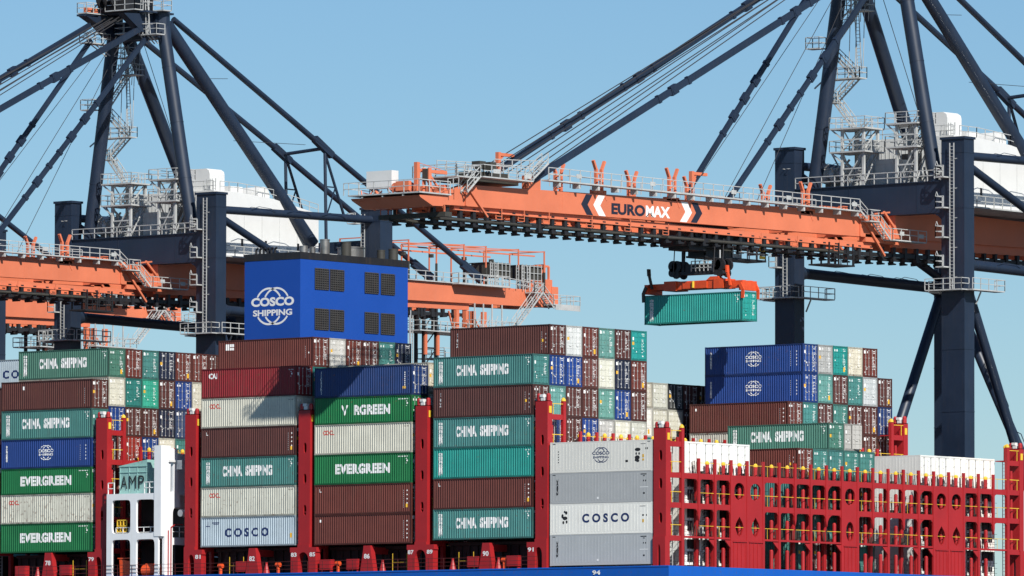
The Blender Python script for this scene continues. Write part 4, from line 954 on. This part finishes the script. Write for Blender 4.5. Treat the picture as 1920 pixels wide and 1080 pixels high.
# main girders and boom girders
GX = ((-7.3,-6.5),(-12.1,-11.3))
boomp = [(-7.6,56.35),(-6.2,57.62),(-5.2,57.68),(-2.3,58.5),(28.8,59.06),(61.2,59.62),(62.2,58.6),(64.2,57.3),(64.0,57.2),(28.8,56.83),(-4,56.45)]
mainp = [(66.6,57.3),(66.6,60.5),(100,60.2),(131.5,60.2),(133.2,59.9),(133.8,59.2),(134.6,59.5),(135.6,59.2),(136.1,58.6),(136.0,58.3),(109,57.9)]
for gi, (x0, x1) in enumerate(GX):
    m_ = MB(); m_.prism(boomp, x0, x1, 'x')
    m_.box(x1-.05,x1+.12,-5,62,56.4+.0,56.5) if False else None
    for y in (12.5, 29.3, 45): m_.box(x1,x1+.012,y,y+.05,56.95,58.7)
    m_.bar((x1+.06,-2.2,58.55),(x1+.06,-2.2,56.5),.22); m_.bar((x1+.1,-2.0,58.3),(x1+.1,1.0,55.6),.18); m_.bar((x1+.06,60.5,59.6),(x1+.06,60.5,57.2),.2); m_.bar((x1+.1,60.7,59.3),(x1+.1,64.6,55.4),.22)
    m_.box(x0+.1,x1-.1,54.6,57.5,59.4,59.95) ; m_.box(x0+.1,x1-.1,57.8,58.6,59.4,60.1)
    m_.box(x0+.05,x1-.05,7.2,9.2,58.6,60.0)
    K(m_, 'boom_girder', 'orange')
    m_ = MB(); m_.prism(mainp, x0, x1, 'x')
    for i in range(18): m_.box(x1, x1+.03, 98+i*1.8, 98.15+i*1.8, 59.9, 60.05)
    K(m_, 'main_girder', 'orange')
    # trolley rail beam hung below
    m_ = MB(); m_.box(x0+.1,x1-.35,-3.5,63,56.15,56.65); m_.box(x0-.05,x1-.2,-3.5,63,56.05,56.15)
    for y in range(0, 62, 6): m_.bar((x0+.3,y,56.6),(x0+.3,y+1.6,56.2),.12)
    K(m_, 'rail_beam', 'orange')
    m_ = MB(); m_.prism([(66.6,56.4),(121,57.3),(121,58.1),(66.6,57.3)],x0+.1,x1-.35,'x'); K(m_, 'rail_beam', 'orange')
    far = MB(); y = -6.6+(.24 if gi else 0)
    while y < 121:
        m_ = far if gi else MB(); zb = 54.62+.006*max(0,min(60,y))+max(0,y-66)*.026
        m_.box(x0+.15,x1-.3,y,y+.42,zb+.15,56.3 if y < 64 else 56.42+.0165*(y-66.6)); m_.prism([(y-.1,zb+.26),(y+.85,zb+.14),(y+.75,zb+.02),(y,zb-.05)], x0+.1, x1-.25, 'x'); y += 1.98
        if not gi: K(m_, 'rail_hanger', 'black')
    if gi: tag(K(far, 'rail_hanger_row', 'black'), kind='stuff')
    m_ = MB(); m_.prism([(-7,54.95),(62,55.3),(120.5,56.5),(120.5,56.9),(62,55.7),(-7,55.35)], x0+.2, x1-.4, 'x'); K(m_, 'runway_rail', 'black')
    m_ = MB()
    for a, b in ((-6.8,8),(10,24),(25,35),(36,58)): m_.tube((x1-.28,a,55.15+.005*a),(x1-.28,b,55.15+.005*b),.14,8)
    K(m_, 'cable_pipe', 'dark')
# cross ties between girders
m_ = MB()
for y in (-4,4,12,20,28,36,44,52,60): m_.box(-11.3,-7.3,y-.35,y+.35,57.2,58.4)
for y in (70,78,86,94,102,110,118,126,134): m_.box(-11.3,-7.3,y-.5,y+.5,58.3,59.8)
K(m_, 'girder_tie', 'orange')
# little maintenance cages under the girder
m_ = MB()
for y in (3.2, 6.6, 10.4, 17, 23, 29, 44, 50, 57): m_.bar((-6.45,y,56.6),(-6.45,y,55.5),.07); m_.bar((-6.45,y-.9,55.5),(-6.45,y,55.5),.06); m_.bar((-6.45,y-.9,55.5),(-6.45,y-.9,55.9),.06); m_.bar((-6.45,y-.9,55.8),(-6.45,y,55.8),.06)
K(m_, 'cage_step', 'orange')
# boom top walkway
pl = MB(); rl = MB()
pl.box(-6.5,-5.6,9.3,59.4,59.55,59.68)
for y in range(11, 60, 3): pl.box(-6.5,-5.7,y,y+.25,59.1,59.55)
rl.rail([(-5.65,9.3,59.68),(-5.65,59.4,59.68)],1.15,1.6,.035,1); rl.rail([(-11.2,2,59.68),(-11.2,59.4,59.9)],1.15,1.6,.03,1)
for y in (13.5,25,38,47,58): pl.box(-5.6,-5.57,y,y+.8,60.05,60.45)
rl.stair((-6.0,59.4,59.68),(-6.0,60.6,58.9),.8,(1,0,0)); plat(pl, rl, -6.4,-5.3,60.6,62.4,58.75,'012'); rl.stair((-5.9,62.3,58.7),(-5.9,64.4,57.0),.8,(1,0,0)); plat(pl, rl, -6.4,-5.2,64.4,70.2,57.05,'01')
pl.box(-5.2,-5.17,65.6,66.3,57.5,57.9); pl.box(-5.2,-5.17,68.9,69.7,57.4,57.8)
# raised structure near the boom tip
plat(pl, rl, -7.2,-5.3,-1.0,6.6,59.35,'01'); rl.stair((-6.0,-3.0,57.7),(-6.0,-1.0,59.35),.8,(1,0,0)); rl.stair((-6.0,6.6,59.35),(-6.0,9.2,61.2),.8,(1,0,0)) ; plat(pl, rl, -11,-5.6,-4.6,-1.2,59.2,'0123'); rl.rail([(-11,-1,60.0),(-11,9,60.3)],1.1,1.4,.035); rl.rail([(-8,4,60.3),(-8,12,60.6)],1.1,1.4,.035)
pl.box(-5.3,-5.27,.5,1.6,59.7,60.1); pl.box(-5.3,-5.27,5.2,6.2,59.5,60.0)
K(pl, 'boom_walkway', 'grey'); K(rl, 'guard_rail', 'grey')
m_ = MB(); m_.box(-11,-7.5,-1,7,59.0,59.35); m_.box(-10,-8,1,6,59.35,60.1)
for y in (.8,2.4): m_.box(-8.2,-7.2,y,y+.9,60.3,61.0); m_.bar((-7.7,y+.4,59.3),(-7.7,y+.4,60.3),.12)
K(m_, 'tip_machinery', 'dark')
# hinge zone pieces
m_ = MB()
for x0, x1 in GX:
    m_.prism([(61.6,58.5),(62.6,59.5),(64.2,59.4),(65.4,58.6),(67.0,58.5),(68.3,59.3),(69.4,58.0),(69.6,57.2),(63.5,57.2)], x0+.1, x1-.1, 'x'); m_.bar((x1,63.0,59.6),(x1,65.6,59.9),.14,.16); m_.bar((x1,64.6,59.9),(x1,66.4,58.4),.22); m_.box(x0,x1,61.5,66.6,56.7,57.5)
K(m_, 'boom_hinge', 'orange')
# forked latch brackets
for x, ys in ((-6.75,(18.4,29.9,51.7)), (-11.8,(18.4,29.9,39.2,51.7))):
    for y in ys:
        m_ = MB()
        for s_ in (-.42,.42):
            m_.box(x-.16,x+.16,y+s_-.13,y+s_+.13,59.0,61.3); m_.bar((x,y+s_,61.2),(x,y+s_*2.1,62.1),.3,.22)
            m_.bar((x+.2,y+s_,59.1),(x+.2,y+s_*2.2 if s_ > 0 else y+s_,58.3 if s_ > 0 else 59.0),.18)
        for z in (59.6,60.2,60.8): m_.box(x-.1,x+.1,y-.3,y+.3,z,z+.12)
        m_.box(x-.25,x+.25,y-1.1,y+.9,58.9,59.25); K(m_, 'latch_fork', 'orange')
# davits
for x, y, z0_, z1_, dy in ((-6.3,-9.6,57.4,60.15,4.3),(-11.8,9.2,59.6,62.6,2.3),(-11.8,39.6,59.6,62.7,2.4)):
    m_ = MB(); m_.box(x-.2,x+.2,y-.2,y+.2,z0_,z1_); za = z1_-.35 if dy < 4 else z1_-.9
    m_.box(x-.14,x+.14,y+.2,y+dy,za,za+.3); m_.bar((x,y+.3,z1_-.05),(x,y+dy-.2,za+.3),.05) if dy > 4 else m_.bar((x,y+.2,za-.4),(x,y+.7,za),.15); K(m_, 'davit_crane', 'orange')
# boom nose
m_ = MB(); m_.prism([(-10.7,56.95),(-10.5,56.75),(-8.7,56.05),(-7.2,56.1),(-6.2,57.2),(-7,57.25)], -13.5, -5.1, 'x')
for x in (-12.6,-10.6,-8.6,-6.6): m_.bar((x,-10.4,56.75),(x,-8.2,56.0),.14)
m_.bar((-6,-8.0,56.1),(-6,-6.0,57.5),.2); K(m_, 'boom_nose', 'orange')
m_ = MB(); m_.box(-13.2,-5.0,-7.0,-6.0,55.15,55.6); K(m_, 'buffer_beam', 'dark')
m_ = MB()
for x in (-12.5,-10,-7.6,-5.6): m_.bar((x,-6.4,55.6),(x,-6.4,56.3),.1)
m_.rail([(-13,-6.9,55.6),(-5.1,-6.9,55.6)],.5,2,.03,0); K(m_, 'beam_rail', 'orange')
pl = MB(); rl = MB(); pl.box(-13.7,-4.9,-10.9,-6.2,57.15,57.28); rl.rail([(-14.2,-10.9,57.28),(-4.95,-10.9,57.28),(-4.95,-6.3,57.28)],1.15,1.7,.035); rl.rail([(-13.6,-10.9,57.28),(-13.6,-6.3,57.28)],1.15,1.7,.03)
for x in (-12,-9.5,-7): pl.bar((x,-10.85,57.0),(x,-10.6,57.0),.12)
rl.rail([(-5.5,-6.0,57.7),(-5.5,-4.4,57.9)],1.1,1,.03); K(pl, 'nose_platform', 'grey'); K(rl, 'guard_rail', 'grey')
m_ = MB(); m_.box(-12.5,-9.4,-9.6,-8.6,57.9,59.55); K(m_, 'white_cabinet', 'white')
m_ = MB(); rr = random.Random(9)
for i in range(30):
    x = rr.uniform(-13,-5.5); y = rr.uniform(-10.3,-7.5); z = 57.28; m_.bar((x,y,z),(x+rr.uniform(-1,1),y+rr.uniform(-.4,.4),z+rr.uniform(.2,.9)),rr.uniform(.08,.25))
for x in (-9.0,-8.2,-7.4): m_.tube((x,-9.6,57.9),(x,-9.1,57.9),.45,14)
m_.box(-8.4,-6.8,-10.2,-9.8,57.5,58.4)
for x in (-5.9,-5.2): m_.box(x,x+.12,-9.3,-8.9,57.3,59.6); m_.bar((x,-8.9,58.8),(x,-7.4,57.4),.16)
K(m_, 'nose_sheaves', 'orange')
m_ = MB(); m_.box(-5.85,-5.25,-9.35,-8.7,58.4,59.5); K(m_, 'counterweight', 'dark')
# stays
def stay(p, q, knobs, nm, a=.38, b=.62):
    m_ = MB(); m_.bar(p, q, a, b); p = Vector(p); q = Vector(q); d = (q-p).normalized()
    for t in knobs:
        c = p.lerp(q, t); m_.bar(c-d*.55, c+d*.55, a+.12, b+.30); m_.tube(c-Vector((a*.75,0,0)), c+Vector((a*.75,0,0)), b*.68, 14)
        for dd in (-2.6, 2.6): c2 = c+d*dd; m_.bar(c2-d*.2, c2+d*.2, a+.1, b+.16)
    return K(m_, nm, 'navy')
stay((-6.4,65.5,86.5),(-6.6,8.0,59.6),(.275,.62),'forestay'); stay((-11.9,61.2,86.0),(-11.9,9.4,60.9),(.24,.58,.8),'forestay')
stay((-6.2,65.6,85.9),(-6.6,39.0,59.7),(.42,.50,.70),'forestay',.34,.5); stay((-11.9,61.4,84.4),(-11.9,39.0,60.6),(.5,.58,.66),'forestay',.34,.5)
m_ = MB(); m_.tube((-6,68.4,86.9),(-6.3,94.2,74.5),.33,12); m_.tube((-6.3,94.2,74.5),(-6.6,123,60.9),.33,12); m_.bar((-6.3,92.8,75.3),(-6.3,95.8,73.6),.6,.8); m_.bar((-6.5,119.3,62.6),(-6.6,122.9,60.9),.5,.95); K(m_, 'backstay', 'navy', smooth=True)
m_ = MB(); m_.tube((-12.4,68.6,86.0),(-12.2,94.0,74.0),.33,12); m_.tube((-12.2,94.0,74.0),(-12.0,120.4,61.2),.33,12); m_.bar((-12.2,92.6,74.7),(-12.2,95.4,73.2),.6,.8); m_.bar((-12,117,62.8),(-12,120.4,61.2),.5,.95); K(m_, 'backstay', 'navy', smooth=True)
m_ = MB(); m_.tube((-6.3,94.3,74.3),(-12.2,94.1,73.9),.2,10)
for x in (-6.3,-12.2):
    m_.tube((x,94.6,74.0),(x,94.9,63.0),.19,10); m_.tube((x,94.8,73.4),(x,98.2,66.4),.16,10); m_.bar((x,94.9,66.5),(x,98.2,66.3),.16); m_.bar((x,94.8,70.0),(x,96.4,70.0),.14); m_.bar((x,94.9,66.6),(x,96.4,69.9),.12)
K(m_, 'backstay_frame', 'navy')
# boom hoist ropes
for i, (dx, dz) in enumerate(((-1.6,0),(-1.1,.25),(-.5,-.1),(0,.3),(.5,.0),(1.0,.35),(1.4,.1))):
    m_ = MB(); m_.tube((-9.6+dx,62.6,86.6+dz),(-9.6+dx*1.6,6+i*.6,60.4),.055,5,cap=False); K(m_, 'hoist_rope', 'rope')
for dx, y in ((-1.2,38),(0,42.5),(1.1,46.5)):
    m_ = MB(); m_.tube((-10+dx,63.6,85.0),(-10+dx,y,60.0),.035,5,cap=False); K(m_, 'hoist_rope', 'rope')
m_ = MB(); m_.tube((-9.6,67.2,85),(-6.6,72.2,67.8),.04,5); K(m_, 'hoist_rope', 'rope')
for z in (81,74.5): m_ = MB(); m_.tube((-6.2,66.5+(86.5-z)*2.05,z+.0),(-5.2,66.5+(86.5-z)*.93,z-.5),.03,5); K(m_, 'hand_line', 'rope')
# lettering on the near boom girder: face +X, read with y to the right
def xlet(txt, y0, y1, z0, z1, m2, bold):
    me = letter(txt, y0-ko.y, y1-ko.y, z0-ko.z, z1-ko.z, 'lettering', m2, corr=False, plane='x', at=-6.485-ko.x, bold=bold)
    # follow the slight rise of the girder
    for v in me.vertices: v.co.z += (v.co.y+ko.y-20)*.0135
    return put(me, 'lettering', crane)
xlet('EURO', 20.05, 25.35, 57.02, 58.12, 'dnav', .045); xlet('MAX', 25.45, 29.3, 57.02, 58.12, 'wlet', .045)
def chev(y0, wd, s_, m2, nm='chevron'):
    z0_, z1_ = 56.74+(y0-16)*.012, 58.72+(y0-16)*.012; zm = (z0_+z1_)/2; k = .75*s_
    m_ = MB(); m_.prism([(y0,zm),(y0+k,z1_),(y0+k+wd,z1_),(y0+wd,zm),(y0+k*1.15+wd,z0_),(y0+k*1.15,z0_)], -6.5, -6.486, 'x'); K(m_, nm, m2)
chev(15.35,1.0,1,'dnav'); chev(17.25,1.05,1,'wlet'); chev(31.75,1.05,-1,'wlet'); chev(33.45,1.0,-1,'dnav')
# back reach: gantry frames, cabins, stairs, end platform
for y in (104.0,110.0,115,120,124,130,134.8):
    m_ = MB(); m_.box(-6.86,-6.72,y-.07,y+.07,60.2,64.9); m_.box(-12.1,-6.72,y-.06,y+.06,64.78,64.9); m_.box(-12.1,-11.96,y-.07,y+.07,60.2,64.78); K(m_, 'gantry_frame', 'orange')
    m_ = MB(); m_.box(-6.89,-6.69,y-.10,y+.10,60.25,62.4); K(m_, 'warning_sleeve', 'dark')
for a, b in ((104,119.9),(110,123.9),(115,130),(120,134.8)): m_ = MB(); m_.bar((-6.78,a,64.3),(-6.78,b,64.8),.11); K(m_, 'gantry_rail', 'orange')
for x, a, b, z in ((-9.4,100,128,63.8),(-8,110,134.5,64.2),(-10.6,100,118,63.9)):
    m_ = MB(); m_.bar((x,a,z),(x,b,z+.15),.12,.16); K(m_, 'gantry_rail', 'orange')
for y in (103,107,112,117,123,128): m_ = MB(); m_.box(-9.65,-9.15,y,y+.35,63.3,63.7); K(m_, 'gantry_hoist', 'dark')
m_ = MB(); m_.box(-8.6,-7.0,135.0,135.3,59.6,63.4); m_.box(-8.6,-7,132.6,132.9,59.9,63.1); m_.bar((-7.2,132.4,63.0),(-7.2,136.0,63.2),.25); m_.bar((-7.1,133,60.6),(-7.1,135.2,63),.18); m_.bar((-7.1,136,63.2),(-7.1,136,59),.22)
m_.box(-8,-6.6,136.0,137.2,58.6,60.8); m_.box(-7.8,-6.7,134.8,136.2,60,61.6); K(m_, 'end_frame', 'orange')
for y in (124.7,130.6):
    m_ = MB(); m_.box(-9.6,-6.95,y,y+3.8,61.5,63.0); m_.box(-9.8,-6.8,y-.1,y+3.9,63.0,63.1); K(m_, 'motor_house', 'dark')
    m_ = MB()
    for i in range(6): m_.bar((-6.8,y+.2+i*.7,60.4),(-6.8,y+.2+i*.7,63.2),.07)
    for z in (61.4,62.2,63.0): m_.bar((-6.8,y,z),(-6.8,y+3.8,z),.06)
    m_.box(-6.9,-6.85,y+1.0,y+1.7,61.2,61.7); K(m_, 'motor_frame', 'grey')
pl = MB(); rl = MB()
plat(pl, rl, -6.5,-5.3,117.3,126.6,60.3,'013',th=.2); pl.box(-6.5,-6.2,98,117.3,60.2,60.3); rl.rail([(-6.3,98,60.3),(-6.3,117.3,60.3)],1.1,1.6,.035); rl.rail([(-11.5,98,60.3),(-11.5,128,60.3)],1.1,1.6,.035)
rl.rail([(-6.3,126.6,60.3),(-6.3,131.5,60.0)],1.1,1.2,.04); plat(pl, rl, -6.4,-5.0,130.8,132.6,59.85,'012'); plat(pl, rl, -7.8,-4.9,134.2,139.2,58.62,'0123'); pl.box(-4.92,-4.87,134.6,139.2,57.95,58.62)
rl.stair((-5.4,132.4,59.85),(-5.4,134.5,58.1),.8,(1,0,0)); rl.stair((-5.2,132.0,59.8),(-5.2,127.4,55.5),.9,(1,0,0))
for y in (124.8,125.6,129.6,130.6,131.6): rl.ladder((-6.6,y,60.3),(-6.6,y,63.0),.4,(0,1,0))
plat(pl, rl, -7,-5,120,127.4,55.0,'0123')
for y in (121,122.6,124.2,126.0): pl.bar((-6,y,55),(-6,y,58.1),.12); pl.bar((-6,y,55),(-6,y+1.1,56.8),.06)
K(pl, 'back_platform', 'grey'); K(rl, 'guard_rail', 'grey')
m_ = MB(); m_.box(-6.52,-6.49,117.2,126.6,59.55,60.1); K(m_, 'walkway_bracket', 'dark') if False else None
# service tower under the back reach
m_ = MB()
for y in (113.0,115.2):
    for x in (-7,-10): m_.box(x-.16,x+.16,y-.16,y+.16,46,57.2)
for i in range(5): z = 46+i*2.2; m_.bar((-7,113,z),(-7,115.2,z),.18); m_.bar((-7,113,z),(-7,115.2,z+2.1),.1)
for y in (111.8,114.5,118.3,120.8): m_.box(-7.15,-6.85,y,y+.28,54.6,57.2)
m_.box(-10.5,-6.3,116.8,118,47,50); K(m_, 'service_tower', 'black')
pl = MB(); rl = MB(); plat(pl, rl, -10.6,-6.2,111.4,122.5,54.6,'013'); plat(pl, rl, -10.4,-6.4,116,121,51.6,'013'); K(pl, 'platform', 'grey'); K(rl, 'guard_rail', 'grey')
m_ = MB()
for y in (113.0,115.2): m_.box(-6.82,-6.6,y-.2,y+.2,51.8,54.4)
for a in (118.2,119.9,121.2,123.2): m_.box(-6.9,-6.4,a,a+.5,51,57.2)
m_.bar((-6.6,117,57),(-6.6,118.6,53),.16); m_.bar((-6.6,122,56),(-6.6,124.5,53),.16); m_.rail([(-6.5,123.4,52.6),(-6.5,125.6,52.6)],1.6,.6,.05); K(m_, 'orange_frame', 'orange')
# hanging cage platform near the far leg
m_ = MB(); m_.box(-7.8,-5.4,53.6,58.2,53.9,54.05)
for y in (54,55.6,58): 
    for x in (-7.7,-5.5): m_.bar((x,y,54),(x,y,56.2),.14)
m_.rail([(-5.45,53.7,54.05),(-5.45,58.1,54.05)],1.1,1.2,.04); K(m_, 'hanging_cage', 'black')

# copies of the crane along the quay
c2 = copy_tree(crane); c2.location = (-100.6,66,3.15); c2['label'] = 'navy gantry crane on the left standing behind the blue funnel, white machinery house visible'
c3 = copy_tree(crane); c3.location = (-159.9,66,3.3); c3['label'] = 'navy gantry crane cut by the left edge, only its orange rear girder showing'

# trolley, ropes, cab on the working crane only
tr = MB(); tr.box(-11.2,-7.4,33.5,43,55.5,56.6); tr.box(-10.8,-7.6,34,40,56.6,57.4); tr.box(-10.8,-7.45,33.2,39.5,54.75,55.5); tr.box(-10.2,-7.6,33.8,36.5,54.4,54.75)
for x in (-11.3,-7.3):
    for y in (34.5,36.5,40,42): tr.tube((x-.15,y,56.0),(x+.15,y,56.0),.36,12)
rr = random.Random(4)
for i in range(34): y = rr.uniform(32.5,43); x = rr.uniform(-9.4,-7.4); tr.bar((x,y,55.5),(x,y+rr.uniform(-.6,.6),55.3+rr.uniform(-.8,.6)),rr.uniform(.1,.3))
trol = K(tr, 'trolley', 'black')
m_ = MB(); m_.box(-10.4,-8.25,37.2,41.5,54.05,56.3); m_.box(-10.5,-8.1,37.0,47.0,53.85,54.05); K(m_, 'operator_cab', 'black', trol)
m_ = MB()
for y in (37.25,38.6,40.0,41.4): m_.box(-8.26,-8.16,y,y+.1,54.05,56.3)
m_.box(-8.25,-8.15,37.2,41.5,55.15,55.25); m_.box(-8.25,-8.1,39.9,41.2,54.05,56.2); K(m_, 'cab_frame', 'dark', trol)  # paler than the black cab, colour standing in for sunlit edges
m_ = MB(); m_.rail([(-8.15,41.6,54.05),(-8.15,46.9,54.05),(-10.4,46.9,54.05)],1.2,1.2,.045); m_.box(-9.4,-8.6,41.6,43.6,54.05,54.5); K(m_, 'cab_rail', 'grey', trol)
m_ = MB(); m_.box(-8.14,-8.10,45.9,46.8,54.95,55.4); K(m_, 'warning_panel', 'yellow', trol)
m_ = MB(); m_.box(-8.14,-8.10,45.9,46.8,54.15,54.45); K(m_, 'warning_panel', 'yellow', trol)
for x, y in ((-12.0,36.9),(-12.0,38.3),(-11.2,37.6),(-9.9,37.6),(-7.0,36.9),(-7.0,38.3)): m_ = MB(); m_.tube((x,y,52.3),(x+.15,y+.1,55.7),.055,5); K(m_, 'hoist_rope', 'rope', trol)
# spreader and head block (hang as one)
sp = empty('container_spreader', (-9.3,37.8,50.3)); tag(sp, 'orange spreader beam with black head block gripping the hanging container', 'spreader')
m_ = MB(); m_.box(-3.6,3.4,-.85,-.3,.45,1.25); m_.box(-3.6,3.4,.3,.85,.45,1.25); m_.box(-3.8,-2.3,-1.0,1.0,.35,1.3); m_.box(2.4,3.6,-1.0,1.0,.4,1.35); m_.prism([(1.4,1.25),(3.3,1.25),(2.8,1.6),(1.9,1.6)],-.9,-.3,'y'); m_.box(-1.5,1.5,-.95,.95,.5,1.15); m_.build('centre_frame','ored',sp)
m_ = MB(); m_.box(3.4,5.9,-.8,-.35,.45,1.1); m_.box(3.4,5.9,.35,.8,.45,1.1); m_.box(5.7,6.1,-1.2,1.2,.1,1.05); m_.box(-5.9,-3.6,-.8,-.35,.5,1.1); m_.box(-5.9,-3.6,.35,.8,.5,1.1); m_.box(-6.1,-5.7,-1.2,1.2,.1,1.05); m_.build('telescopic_beam','ored',sp)
for x, m2 in ((6.1,'ored'),(-6.1,'dark')):  # left pair coloured dark to imitate the shade at that end
    for y in (-1.22,1.22):
        m_ = MB(); m_.bar((x-.25*(1 if x > 0 else -1),y,.8),(x+.12*(1 if x>0 else -1),y,.1),.18,.34); m_.bar((x+.12*(1 if x>0 else -1),y,.2),(x+.08*(1 if x>0 else -1),y,-.7),.12,.34); m_.build('flipper_arm',m2,sp)
for x in (4.4,-5.4): m_ = MB(); m_.bar((x+.2,-1.1,.6),(x-.15,-1.15,2.0),.3,.18); m_.bar((x-.15,-1.15,1.9),(x-.2,-1.15,2.6),.42,.18); m_.build('guide_arm','ored' if x > 0 else 'dark',sp)  # left guide arm darkened too, shade put into its colour
m_ = MB(); m_.box(-2.9,2.8,-.6,.6,1.9,2.2); m_.box(-1.9,1.2,-.5,.5,2.2,2.95); m_.box(-1.9,-1.6,-.6,-.4,2.2,4.2); m_.box(.9,1.05,-.6,-.5,2.2,4.0)
for x in (-2.75,2.7):
    for y in (-.6,.6): m_.tube((x-.2,y-.12,2.8),(x-.2,y+.12,2.8),.55,20); m_.tube((x+.28,y-.12,2.75),(x+.28,y+.12,2.75),.58,20); m_.tube((x-.3,y-.12,2.15),(x-.3,y+.12,2.15),.42,16); m_.tube((x+.2,y-.1,1.95),(x+.2,y+.1,1.95),.42,12)
m_.build('head_block','black',sp)
m_ = MB(); m_.rail([(-.6,-.7,2.2),(2.0,-.7,2.2)],1.0,.5,.04,2); m_.tube((2.9,-.6,3.4),(2.9,-.6,4.2),.08,8); m_.build('block_rail','grey',sp)
m_ = MB(); m_.tube((-.15,-1.0,.55),(-.15,-1.0,1.2),.14,8); m_.build('valve_cylinder','yellow',sp)

# ------------------------------------------------------------------ water, quay
m_ = MB(); m_.add([(-15000,-15000,0),(15000,-15000,0),(15000,60.6,0),(-15000,60.6,0)],[(0,1,2,3)]); tag(m_.build('water','water'), 'calm dark harbour water around the ship', 'water', kind='structure')
m_ = MB(); m_.box(-3000,3000,60.6,2500,-6,4.0); tag(m_.build('quay_ground','concrete'), 'concrete quay ground behind the ship', 'quay', kind='structure')
